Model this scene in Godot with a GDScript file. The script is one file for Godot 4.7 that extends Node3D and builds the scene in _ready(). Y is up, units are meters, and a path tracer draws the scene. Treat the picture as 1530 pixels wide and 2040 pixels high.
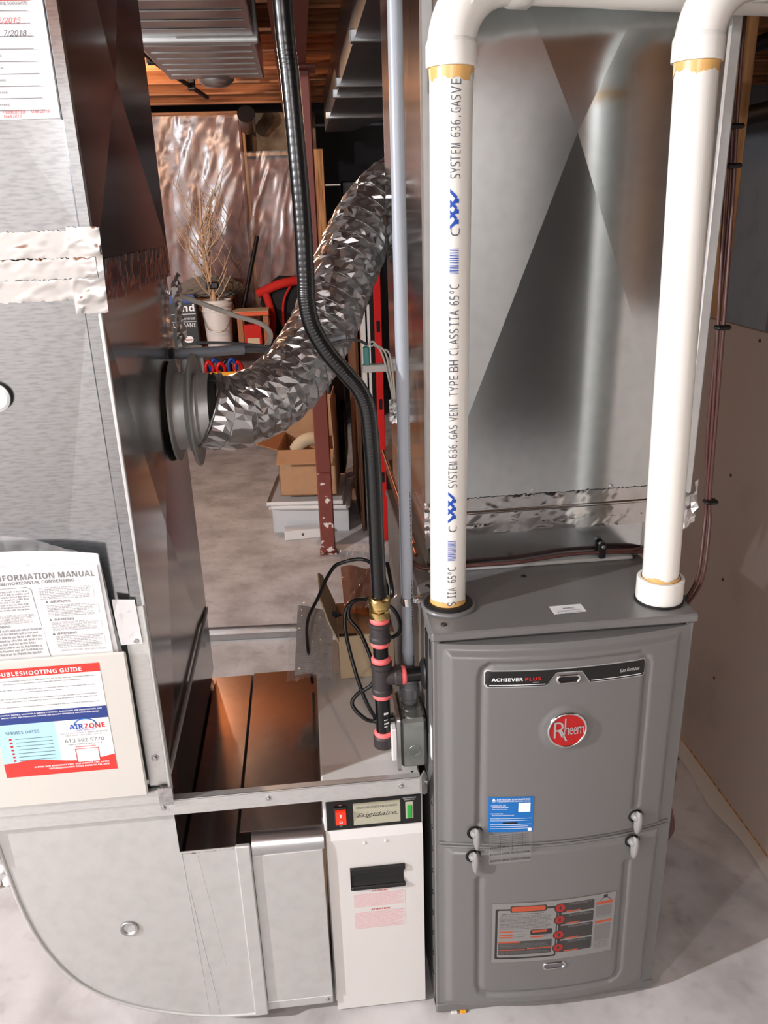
extends Node3D
# A basement mechanical room. Metres, y up. x = 0 is the furnace's left side, z = 0 its front, y = 0 the concrete floor.

var M := {}
var rng := RandomNumberGenerator.new()


func _ready():
	rng.seed = 41
	# camera, environment, exposure, lights
	var cam := Camera3D.new()
	cam.name = "camera"
	cam.position = Vector3(-0.1758, 1.5095, 1.1508)
	cam.rotation = Vector3(-0.35898, -0.08934, -0.03183)
	cam.fov = 64.82
	cam.near = 0.02
	cam.far = 60.0
	add_child(cam)
	cam.current = true
	var env := Environment.new()
	env.background_mode = Environment.BG_COLOR
	env.background_color = Color(0, 0, 0)
	env.tonemap_mode = Environment.TONE_MAPPER_LINEAR
	env.tonemap_exposure = 1.0
	env.sdfgi_enabled = true
	env.ssao_enabled = true
	env.ssil_enabled = true
	var we := WorldEnvironment.new()
	we.name = "world"
	we.environment = env
	add_child(we)
	materials()
	bulb(Vector3(-1.74, 2.02, 1.58), 1.25, Color(0.97, 0.98, 1.0), "bare lit ceiling bulb in white lampholder between the other two on the near side")
	bulb(Vector3(-0.5, 2.02, 2.95), 1.8, Color(0.97, 0.98, 1.0), "added fill bulb in white lampholder by the white end wall")  # unseen fill bulb, added to brighten the foil flex duct
	bulb(Vector3(-3.1, 2.02, 1.08), 14.5, Color(0.97, 0.98, 1.0), "bare lit ceiling bulb in white lampholder at the far left of the basement")
	bulb(Vector3(-1.0, 2.02, -2.75), 0.95, Color(1.0, 0.80, 0.64), "bare warm ceiling bulb in lampholder behind the return duct, near the joists")
	room()
	far_corner()
	ceiling_things()
	return_duct()
	elbow()
	air_cleaner()
	furnace()
	plenum()
	behind_camera()
	vents()
	gas_line()
	electrical()
	flex()
	wiring()
	papers()


# ---------------------------------------------------------------- helpers
func sts() -> SurfaceTool:
	var s := SurfaceTool.new()
	s.begin(Mesh.PRIMITIVE_TRIANGLES)
	s.set_smooth_group(-1)
	return s


func numbered(called: String) -> String:
	if not has_node(NodePath(called)):
		return called
	var k := 1
	while has_node(NodePath("%s_%03d" % [called, k])):
		k += 1
	return "%s_%03d" % [called, k]


func obj(called: String, st: SurfaceTool, m: Material, parent: Node = self) -> MeshInstance3D:
	st.generate_normals()
	var o := MeshInstance3D.new()
	o.mesh = st.commit()
	o.material_override = m
	o.cast_shadow = GeometryInstance3D.SHADOW_CASTING_SETTING_ON
	o.name = numbered(called) if parent == self else called
	parent.add_child(o, true)
	return o


func thing(called: String, label: String, category: String, at := Vector3.ZERO, group := "") -> Node3D:
	var o := Node3D.new()
	o.name = numbered(called)
	add_child(o)
	o.position = at
	tag(o, label, category, group)
	return o


func tag(o: Node, label: String, category: String, group := "", kind := "") -> Node:
	o.set_meta("label", label)
	o.set_meta("category", category)
	if group:
		o.set_meta("group", group)
	if kind:
		o.set_meta("kind", kind)
	return o


func struct(called: String, st: SurfaceTool, m: Material, label := "", category := "") -> MeshInstance3D:
	var o := obj(called, st, m)
	o.set_meta("kind", "structure")
	if label:
		o.set_meta("label", label)
		o.set_meta("category", category)
	return o


func face(st: SurfaceTool, p: Array, mid: Vector3, uv := []):
	# a flat polygon (3 or 4 corners) turned to look away from mid
	var n: Vector3 = (p[0] - p[2]).cross(p[0] - p[1])
	var c := Vector3.ZERO
	for q in p:
		c += q
	c /= p.size()
	var order := range(p.size())
	if n.dot(c - mid) < 0:
		order.reverse()
	for k in p.size() - 2:
		for j in [order[0], order[k + 1], order[k + 2]]:
			st.set_uv(uv[j] if uv else Vector2(p[j].x + p[j].z, p[j].y))
			st.add_vertex(p[j])


func box(st: SurfaceTool, lo: Vector3, hi: Vector3, b := 0.0, xf := Transform3D()):
	# a box with chamfered edges
	var c := (lo + hi) / 2
	var h := (hi - lo).abs() / 2
	var mid := xf * c
	var v := func(s: Vector3, ax: int) -> Vector3:
		var q := Vector3(s.x * (h.x - b), s.y * (h.y - b), s.z * (h.z - b))
		q[ax] = s[ax] * h[ax]
		return xf * (c + q)
	for ax in 3:
		var a1 := (ax + 1) % 3
		var a2 := (ax + 2) % 3
		for s in [-1.0, 1.0]:
			var pts := []
			for t in [[-1, -1], [1, -1], [1, 1], [-1, 1]]:
				var k := Vector3.ZERO
				k[ax] = s
				k[a1] = t[0]
				k[a2] = t[1]
				pts.append(v.call(k, ax))
			face(st, pts, mid)
		if b > 0:
			for s in [-1.0, 1.0]:
				for t in [-1.0, 1.0]:
					var k0 := Vector3.ZERO
					k0[a1] = s
					k0[a2] = t
					var k1 := k0
					k0[ax] = -1
					k1[ax] = 1
					face(st, [v.call(k0, a1), v.call(k1, a1), v.call(k1, a2), v.call(k0, a2)], mid)
	if b > 0:
		for sx in [-1.0, 1.0]:
			for sy in [-1.0, 1.0]:
				for sz in [-1.0, 1.0]:
					var k := Vector3(sx, sy, sz)
					face(st, [v.call(k, 0), v.call(k, 1), v.call(k, 2)], mid)


func curve(pts: Array, n := 8) -> Array:
	# Catmull-Rom through the points
	var out := []
	for i in pts.size() - 1:
		var a: Vector3 = pts[maxi(i - 1, 0)]
		var b: Vector3 = pts[i]
		var c: Vector3 = pts[i + 1]
		var d: Vector3 = pts[mini(i + 2, pts.size() - 1)]
		for k in n:
			out.append(b.cubic_interpolate(c, a, d, float(k) / n))
	out.append(pts[-1])
	return out


func frames(pts: Array) -> Array:
	var out := []
	var t: Vector3 = (pts[1] - pts[0]).normalized()
	var u := t.cross(Vector3.UP if absf(t.y) < 0.9 else Vector3.BACK).normalized()
	for i in pts.size():
		var t2: Vector3 = (pts[mini(i + 1, pts.size() - 1)] - pts[maxi(i - 1, 0)]).normalized()
		u = (u - t2 * u.dot(t2)).normalized()
		out.append([u, t2.cross(u)])
	return out


func tube(st: SurfaceTool, pts: Array, r, sides := 12, caps := true):
	# r: one radius or one per point
	var f := frames(pts)
	var ring := func(i: int, k: int) -> Vector3:
		var a := TAU * k / sides
		var rr: float = r[i] if r is Array else r
		return pts[i] + (f[i][0] * cos(a) + f[i][1] * sin(a)) * rr
	st.set_smooth_group(0)
	for i in pts.size() - 1:
		for k in sides:
			var q := [ring.call(i, k), ring.call(i, k + 1), ring.call(i + 1, k + 1), ring.call(i + 1, k)]
			face(st, q, (pts[i] + pts[i + 1]) / 2, [Vector2(k, i), Vector2(k + 1, i), Vector2(k + 1, i + 1), Vector2(k, i + 1)])
	st.set_smooth_group(-1)
	if caps:
		for e in [[0, 1], [pts.size() - 1, pts.size() - 2]]:
			for k in sides:
				face(st, [pts[e[0]], ring.call(e[0], k), ring.call(e[0], k + 1)], pts[e[1]])


func lathe(st: SurfaceTool, prof: Array, xf := Transform3D(), segs := 28, hard := true):
	# prof: Vector2(radius, height) from bottom to top, turned round y
	for i in prof.size() - 1:
		var a: Vector2 = prof[i]
		var b: Vector2 = prof[i + 1]
		st.set_smooth_group(i + 1 if hard else 0)
		var nrm := Vector2(b.y - a.y, a.x - b.x)
		for k in segs:
			var p := []
			for e in [[a, k], [a, k + 1], [b, k + 1], [b, k]]:
				var an: float = TAU * e[1] / segs
				p.append(Vector3(cos(an) * e[0].x, e[0].y, sin(an) * e[0].x))
			var am := TAU * (k + 0.5) / segs
			var inside: Vector3 = (p[0] + p[2]) / 2 - Vector3(cos(am) * nrm.x, nrm.y, sin(am) * nrm.x)
			var w := []
			for q in p:
				w.append(xf * q)
			if a.x < 1e-6:
				w.remove_at(1)
			elif b.x < 1e-6:
				w.remove_at(3)
			face(st, w, xf * inside)
	st.set_smooth_group(-1)


func prism(st: SurfaceTool, poly: Array, d0: float, d1: float, xf := Transform3D(), smooth_sides := false):
	# a polygon in x, y pulled out along z from d0 to d1
	var pp := PackedVector2Array(poly)
	var mid := Vector3(0, 0, (d0 + d1) / 2)
	var tri := Geometry2D.triangulate_polygon(pp)
	var axis := xf.basis.z.normalized()
	for e in [[d0, -1.0], [d1, 1.0]]:
		for k in tri.size() / 3:
			var w := []
			for j in 3:
				var q := pp[tri[k * 3 + j]]
				w.append(xf * Vector3(q.x, q.y, e[0]))
			face(st, w, (w[0] + w[1] + w[2]) / 3 - axis * e[1] * signf(d1 - d0))
	var ccw := 0.0
	for k in pp.size():
		ccw += pp[k].cross(pp[(k + 1) % pp.size()])
	if smooth_sides:
		st.set_smooth_group(7)
	for k in pp.size():
		var a := pp[k]
		var b := pp[(k + 1) % pp.size()]
		var out := Vector3(b.y - a.y, a.x - b.x, 0) * signf(ccw)
		var w := [Vector3(a.x, a.y, d0), Vector3(b.x, b.y, d0), Vector3(b.x, b.y, d1), Vector3(a.x, a.y, d1)]
		var c: Vector3 = (w[0] + w[2]) / 2 - out
		for j in 4:
			w[j] = xf * w[j]
		face(st, w, xf * c)
	st.set_smooth_group(-1)


func sheet(st: SurfaceTool, nu: int, nv: int, f: Callable, smooth := true):
	# a surface of nu by nv cells; f(u, v) gives its points for u, v in 0..1
	st.set_smooth_group(0 if smooth else -1)
	var rows := []
	for j in nv + 1:
		var row := []
		for i in nu + 1:
			row.append(f.call(float(i) / nu, float(j) / nv))
		rows.append(row)
	for j in nv:
		for i in nu:
			for e in [[0, 0], [1, 1], [1, 0], [0, 0], [0, 1], [1, 1]]:
				st.set_uv(Vector2(float(i + e[0]) / nu, float(j + e[1]) / nv))
				st.add_vertex(rows[j + e[1]][i + e[0]])
	st.set_smooth_group(-1)


func rounded(x0: float, y0: float, x1: float, y1: float, r: float, n := 5) -> Array:
	var out := []
	for c in [[x1 - r, y1 - r, 0.0], [x0 + r, y1 - r, 1.0], [x0 + r, y0 + r, 2.0], [x1 - r, y0 + r, 3.0]]:
		for k in n + 1:
			var a: float = (c[2] + float(k) / n) * PI / 2
			out.append(Vector2(c[0] + cos(a) * r, c[1] + sin(a) * r))
	return out


func ball(st: SurfaceTool, c: Vector3, r: Vector3, n := 10, basis := Basis()):
	var p := []
	for k in n + 1:
		var a := -PI / 2 + PI * k / n
		p.append(Vector2(maxf(cos(a), 0.0) if k > 0 and k < n else 0.0, sin(a)))
	lathe(st, p, Transform3D(basis.scaled_local(r), c), n * 2, false)


func screw(st: SurfaceTool, at: Vector3, out: Vector3, r := 0.004):
	# a hex-washer head pointing along out
	var y := out.normalized()
	var x := y.cross(Vector3(0.3, 0.9, 0.2)).normalized()
	var xf := Transform3D(Basis(x, y, x.cross(y)), at)
	lathe(st, [Vector2(r * 1.5, 0), Vector2(r * 1.45, r * 0.3), Vector2(r, r * 0.32)], xf, 12)
	lathe(st, [Vector2(r, 0), Vector2(r, r * 0.9), Vector2(r * 0.8, r * 1.05), Vector2(0, r * 0.95)], xf, 6)


func letters(st: SurfaceTool, s: String, h: float, f: Callable, o := {}):
	# flat lettering of cap height h: f(x, y) lays it onto its surface. o: w = fit this width, bold, serif, mono, align 0..2, slant
	var tm := TextMesh.new()
	var font := SystemFont.new()
	font.font_names = PackedStringArray(["Droid Serif" if o.get("serif", false) else "Droid Sans Mono" if o.get("mono", false) else "Droid Sans"])
	font.font_weight = 700 if o.get("bold", false) else 400
	tm.font = font
	tm.font_size = 48
	tm.pixel_size = 1.0
	tm.curve_step = o.get("step", 3.0)
	tm.depth = 0.0
	tm.text = s
	var arr := tm.get_mesh_arrays()
	var vs: PackedVector3Array = arr[Mesh.ARRAY_VERTEX]
	var ix: PackedInt32Array = arr[Mesh.ARRAY_INDEX] if arr[Mesh.ARRAY_INDEX] != null else PackedInt32Array(range(vs.size()))
	if vs.is_empty():
		return
	var lo := vs[0]
	var hi := vs[0]
	for q in vs:
		lo = lo.min(q)
		hi = hi.max(q)
	var ky: float = h / (hi.y - lo.y) if o.get("fit", true) else h / 34.3
	var kx: float = o.w / (hi.x - lo.x) if o.has("w") else ky * o.get("wide", 1.0)
	var shift: float = -(hi.x - lo.x) * kx * o.get("align", 0) / 2.0
	var slant: float = o.get("slant", 0.0)
	for k in ix.size() / 3:
		var t := []
		for j in 3:
			var q := vs[ix[k * 3 + j]]
			var y := (q.y - lo.y) * ky
			t.append(Vector2((q.x - lo.x) * kx + shift + y * slant, y))
		bent(st, t, f, o.get("cell", 9.0))


func bent(st: SurfaceTool, t: Array, f: Callable, cell: float):
	# a triangle laid on a curved surface, split until it follows it
	for j in 3:
		var a: Vector2 = t[j]
		var b: Vector2 = t[(j + 1) % 3]
		var c: Vector2 = t[(j + 2) % 3]
		if absf(a.y - b.y) > cell and absf(a.y - b.y) >= maxf(absf(b.y - c.y), absf(c.y - a.y)):
			var m := (a + b) / 2
			bent(st, [a, m, c], f, cell)
			bent(st, [m, b, c], f, cell)
			return
	for q in t:
		st.set_uv(Vector2.ZERO)
		st.add_vertex(f.call(q.x, q.y))


func plane_map(org: Vector3, right: Vector3, up: Vector3) -> Callable:
	return func(x: float, y: float) -> Vector3: return org + right * x + up * y


func noise(freq: float, seed_: int, kind := FastNoiseLite.TYPE_SIMPLEX_SMOOTH, oct := 4) -> FastNoiseLite:
	var n := FastNoiseLite.new()
	n.noise_type = kind
	n.frequency = freq
	n.seed = seed_
	n.fractal_octaves = oct
	return n


func ntex(n: FastNoiseLite, ramp := [], normal := 0.0, size := 512) -> NoiseTexture2D:
	var t := NoiseTexture2D.new()
	t.width = size
	t.height = size
	t.seamless = true
	t.noise = n
	if normal > 0:
		t.as_normal_map = true
		t.bump_strength = normal
	if ramp:
		var g := Gradient.new()
		g.offsets = PackedFloat32Array(ramp.map(func(e): return e[0]))
		g.colors = PackedColorArray(ramp.map(func(e): return e[1]))
		t.color_ramp = g
	return t


func mat(called: String, c: Color, rough := 0.6, metal := 0.0) -> StandardMaterial3D:
	var m := StandardMaterial3D.new()
	m.resource_name = called
	m.albedo_color = c
	m.roughness = rough
	m.metallic = metal
	M[called] = m
	return m


func grain(m: StandardMaterial3D, tex: Texture2D, scale: Vector3, nrm: Texture2D = null, ns := 0.3):
	m.albedo_texture = tex
	m.uv1_triplanar = true
	m.uv1_world_triplanar = true
	m.uv1_scale = scale
	if nrm:
		m.normal_enabled = true
		m.normal_texture = nrm
		m.normal_scale = ns


func grey(v: float) -> Color:
	return Color(v, v, v)


func materials():
	var fine := noise(0.02, 3)
	var spangle := ntex(noise(0.03, 5, FastNoiseLite.TYPE_SIMPLEX_SMOOTH, 4), [[0.0, grey(0.95)], [0.5, grey(0.98)], [1.0, grey(1.0)]])
	var soft_n := ntex(noise(0.006, 8, FastNoiseLite.TYPE_SIMPLEX_SMOOTH, 3), [], 3.0)
	var streak := ntex(noise(0.03, 9, FastNoiseLite.TYPE_SIMPLEX_SMOOTH, 4), [[0.2, grey(0.89)], [0.5, grey(0.97)], [0.8, grey(1.0)]])
	var streak_n := ntex(noise(0.03, 9, FastNoiseLite.TYPE_SIMPLEX_SMOOTH, 4), [], 4.0)
	var crinkle_n := ntex(noise(0.012, 12, FastNoiseLite.TYPE_CELLULAR, 2), [], 14.0)
	var dust := ntex(noise(0.01, 15, FastNoiseLite.TYPE_SIMPLEX_SMOOTH, 5), [[0.0, grey(0.90)], [0.4, grey(0.98)], [1.0, grey(1.0)]])

	var m := mat("galvanised", Color(0.64, 0.65, 0.66), 0.17, 1.0)
	grain(m, streak, Vector3(2.5, 14, 2.5), soft_n, 0.03)
	m = mat("galvanised_side", Color(0.74, 0.745, 0.75), 0.15, 1.0)
	grain(m, spangle, Vector3(2, 5, 2), soft_n, 0.02)
	m = mat("galvanised_dull", Color(0.79, 0.79, 0.78), 0.5, 0.6)
	grain(m, spangle, Vector3(1.6, 1.6, 1.6))
	m = mat("plenum_metal", Color(0.80, 0.82, 0.825), 0.17, 1.0)
	grain(m, spangle, Vector3(2, 2, 2))
	m = mat("bar_metal", Color(0.84, 0.84, 0.83), 0.42, 0.8)
	grain(m, spangle, Vector3(3, 9, 3))
	m = mat("galvanised_duct", Color(0.74, 0.745, 0.75), 0.28, 1.0)
	grain(m, dust, Vector3(1.5, 1.5, 1.5))
	m = mat("bundle_cloth", Color(0.47, 0.43, 0.39), 0.9)
	m = mat("foil_tape", Color(0.78, 0.775, 0.77), 0.14, 1.0)
	grain(m, dust, Vector3(3, 3, 3), soft_n, 0.12)
	m = mat("foil", Color(0.95, 0.95, 0.95), 0.34, 1.0)
	m = mat("steel", Color(0.72, 0.72, 0.72), 0.35, 1.0)
	m = mat("chrome", Color(0.85, 0.85, 0.85), 0.12, 1.0)
	m = mat("furnace_paint", Color(0.41, 0.407, 0.403), 0.38)
	m.clearcoat_enabled = true
	m.clearcoat = 0.25
	m.clearcoat_roughness = 0.25
	m = mat("latch_grey", Color(0.52, 0.515, 0.51), 0.45)
	m = mat("black_plastic", Color(0.035, 0.035, 0.04), 0.4)
	m = mat("black_rubber", Color(0.05, 0.05, 0.055), 0.55)
	m = mat("white_paint", Color(0.80, 0.79, 0.775), 0.4)
	m = mat("cream_panel", Color(0.77, 0.76, 0.73), 0.45)
	m = mat("pvc", Color(0.90, 0.89, 0.86), 0.28)
	m.clearcoat_enabled = true
	m.clearcoat = 0.3
	m.clearcoat_roughness = 0.15
	m = mat("pvc_cement", Color(0.84, 0.66, 0.40), 0.3)
	m = mat("conduit_pvc", Color(0.56, 0.58, 0.61), 0.4)
	m = mat("fitting_pvc", Color(0.36, 0.36, 0.37), 0.45)
	m = mat("gas_jacket", Color(0.03, 0.03, 0.033), 0.3)
	m = mat("iron", Color(0.22, 0.20, 0.20), 0.55, 0.3)
	m = mat("pipe_black", Color(0.04, 0.04, 0.045), 0.32, 0.2)
	m = mat("brass", Color(0.78, 0.67, 0.44), 0.28, 1.0)
	m = mat("sealant_pink", Color(0.93, 0.42, 0.42), 0.5)
	m = mat("box_steel", Color(0.60, 0.62, 0.60), 0.36, 0.85)
	grain(m, dust, Vector3(6, 6, 6))
	m = mat("cord_black", Color(0.03, 0.03, 0.03), 0.4)
	m = mat("wire_brown", Color(0.30, 0.17, 0.15), 0.45)
	m = mat("wire_white", Color(0.82, 0.80, 0.76), 0.45)
	m = mat("copper", Color(0.60, 0.40, 0.30), 0.34, 1.0)
	m = mat("paper", Color(0.86, 0.86, 0.86), 0.7)
	m = mat("label_silver", Color(0.70, 0.70, 0.70), 0.35, 0.4)
	m = mat("ink_black", Color(0.04, 0.04, 0.045), 0.5)
	m = mat("ink_grey", Color(0.30, 0.30, 0.31), 0.6)
	m = mat("pipe_ink", Color(0.34, 0.36, 0.40), 0.5)
	m = mat("ink_light", Color(0.82, 0.82, 0.82), 0.5)
	m = mat("ink_red", Color(0.76, 0.10, 0.10), 0.5)
	m = mat("ink_blue", Color(0.05, 0.28, 0.66), 0.5)
	m = mat("ink_white", Color(0.93, 0.93, 0.93), 0.5)
	m = mat("red_enamel", Color(0.66, 0.07, 0.07), 0.2)
	m = mat("sticker_blue", Color(0.03, 0.40, 0.69), 0.4)
	m = mat("switch_red", Color(0.88, 0.20, 0.10), 0.25)
	m.emission_enabled = true
	m.emission = Color(1.0, 0.18, 0.06)
	m.emission_energy_multiplier = 0.25
	m = mat("gauge_green", Color(0.15, 0.62, 0.22), 0.3)
	m = mat("putty_plate", Color(0.66, 0.65, 0.57), 0.45)
	m = mat("clear_plastic", Color(1, 1, 1, 0.10), 0.14)
	m.transparency = BaseMaterial3D.TRANSPARENCY_ALPHA
	m = mat("clear_film", Color(1, 1, 1, 0.06), 0.2)
	m.transparency = BaseMaterial3D.TRANSPARENCY_ALPHA
	m = mat("milky_tub", Color(0.9, 0.9, 0.9, 0.45), 0.24)
	m.transparency = BaseMaterial3D.TRANSPARENCY_ALPHA
	m = mat("barrier", Color(1, 1, 1, 0.04), 0.25)
	m.transparency = BaseMaterial3D.TRANSPARENCY_ALPHA
	m = mat("insulation", Color(0.52, 0.335, 0.285), 0.95)
	grain(m, ntex(noise(0.012, 21), [[0.2, Color(0.72, 0.68, 0.66)], [0.7, Color(1, 1, 1)]]), Vector3(1.4, 1.4, 1.4))
	m = mat("concrete", Color(0.765, 0.755, 0.75), 0.72)
	grain(m, ntex(noise(0.007, 23, FastNoiseLite.TYPE_SIMPLEX_SMOOTH, 6), [[0.15, Color(0.84, 0.83, 0.82)], [0.45, Color(0.93, 0.925, 0.92)], [0.62, Color(0.97, 0.965, 0.96)], [0.85, Color(1, 1, 1)]], 0.0, 1024), Vector3(0.55, 0.55, 0.55), ntex(noise(0.02, 24), [], 5.0), 0.2)
	m.detail_enabled = true
	m.detail_blend_mode = BaseMaterial3D.BLEND_MODE_MUL
	m.detail_albedo = ntex(noise(0.05, 27, FastNoiseLite.TYPE_SIMPLEX_SMOOTH, 3), [[0.0, grey(0.88)], [0.35, grey(1.0)], [1.0, grey(1.0)]])
	m = mat("foundation", Color(0.45, 0.45, 0.46), 0.85)
	grain(m, dust, Vector3(0.7, 0.7, 0.7))
	m = mat("drywall", Color(0.66, 0.62, 0.59), 0.8)
	grain(m, dust, Vector3(0.5, 0.5, 0.5))
	m = mat("drywall_white", Color(0.82, 0.81, 0.79), 0.8)
	var woodtex := ntex(noise(0.012, 31, FastNoiseLite.TYPE_SIMPLEX_SMOOTH, 5), [[0.1, Color(0.66, 0.58, 0.5)], [0.45, Color(0.9, 0.86, 0.8)], [0.8, Color(1, 1, 1)]])
	m = mat("joist_wood", Color(0.71, 0.48, 0.33), 0.75)
	grain(m, woodtex, Vector3(0.5, 7, 7))
	m = mat("stud_wood", Color(0.76, 0.56, 0.37), 0.75)
	grain(m, woodtex, Vector3(7, 0.5, 7))
	m = mat("subfloor", Color(0.50, 0.42, 0.34), 0.85)
	grain(m, woodtex, Vector3(1, 1, 3))
	m = mat("beam_red", Color(0.40, 0.18, 0.14), 0.55)
	grain(m, dust, Vector3(2, 2, 2))
	m = mat("post_red", Color(1, 1, 1), 0.5)
	M["post_plain"] = mat("post_plain", Color(0.42, 0.19, 0.145), 0.5)
	grain(M.post_red, ntex(noise(0.014, 37, FastNoiseLite.TYPE_SIMPLEX_SMOOTH, 3), [[0.0, Color(0.42, 0.20, 0.16)], [0.76, Color(0.46, 0.22, 0.18)], [0.79, Color(0.80, 0.76, 0.73)], [1.0, Color(0.85, 0.82, 0.8)]]), Vector3(2.2, 2.2, 2.2))
	m = mat("cardboard", Color(0.66, 0.50, 0.36), 0.85)
	grain(m, dust, Vector3(2, 2, 2))
	m = mat("cardboard_inside", Color(0.60, 0.40, 0.25), 0.9)
	m = mat("cardboard_pale", Color(0.74, 0.66, 0.54), 0.85)
	m = mat("hardboard", Color(0.42, 0.28, 0.18), 0.7)
	m = mat("bench_wood", Color(0.58, 0.36, 0.22), 0.7)
	m = mat("orange_board", Color(0.80, 0.33, 0.16), 0.6)
	m = mat("amber", Color(0.62, 0.33, 0.14), 0.5)
	m = mat("white_plastic", Color(0.82, 0.80, 0.78), 0.4)
	m = mat("red_plastic", Color(0.75, 0.07, 0.06), 0.4)
	m = mat("red_cloth", Color(0.72, 0.10, 0.06), 0.85)
	m = mat("black_cloth", Color(0.05, 0.045, 0.045), 0.85)
	m = mat("black_bag", Color(0.03, 0.03, 0.035), 0.3)
	m = mat("yellow_plastic", Color(0.90, 0.62, 0.06), 0.45)
	m = mat("blue_plastic", Color(0.08, 0.25, 0.55), 0.45)
	m = mat("green_cloth", Color(0.36, 0.52, 0.20), 0.8)
	m = mat("teal", Color(0.30, 0.58, 0.55), 0.45)
	m = mat("bark", Color(0.72, 0.60, 0.48), 0.8)
	m = mat("dark_metal", Color(0.10, 0.09, 0.09), 0.5, 0.4)
	m = mat("bulb_glass", Color(1, 1, 1), 0.3)
	m.emission_enabled = true
	m.emission = Color(1, 0.95, 0.88)
	m.emission_energy_multiplier = 12.0
	m = mat("porcelain", Color(0.88, 0.87, 0.84), 0.3)
	m = mat("stone_white", Color(0.88, 0.87, 0.85), 0.8)


func bulb(at: Vector3, energy: float, c: Color, label: String):
	# a porcelain lampholder under the joists with a bare bulb; its light sits in the bulb
	var t := thing("ceiling_lamp", label, "lamp", Vector3(at.x, 2.13, at.z), "bare bulbs on the joists")
	var s := sts()
	lathe(s, [Vector2(0.055, 0), Vector2(0.055, -0.012), Vector2(0.03, -0.03), Vector2(0.024, -0.055), Vector2(0.0, -0.055)])
	obj("lampholder", s, M.porcelain, t)
	s = sts()
	var y := at.y - 2.13
	ball(s, Vector3(0, y - 0.005, 0), Vector3(0.032, 0.036, 0.032), 10)
	tube(s, [Vector3(0, -0.05, 0), Vector3(0, y + 0.022, 0)], 0.014, 12, false)
	obj("light_bulb", s, M.bulb_glass, t)
	var l := OmniLight3D.new()
	l.name = "bulb_light"
	l.light_color = c
	l.light_energy = energy
	l.light_size = 0.03
	l.omni_range = 14.0
	l.omni_attenuation = 2.0
	l.shadow_enabled = true
	l.position = Vector3(0, y - 0.005, 0)
	t.add_child(l)


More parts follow.
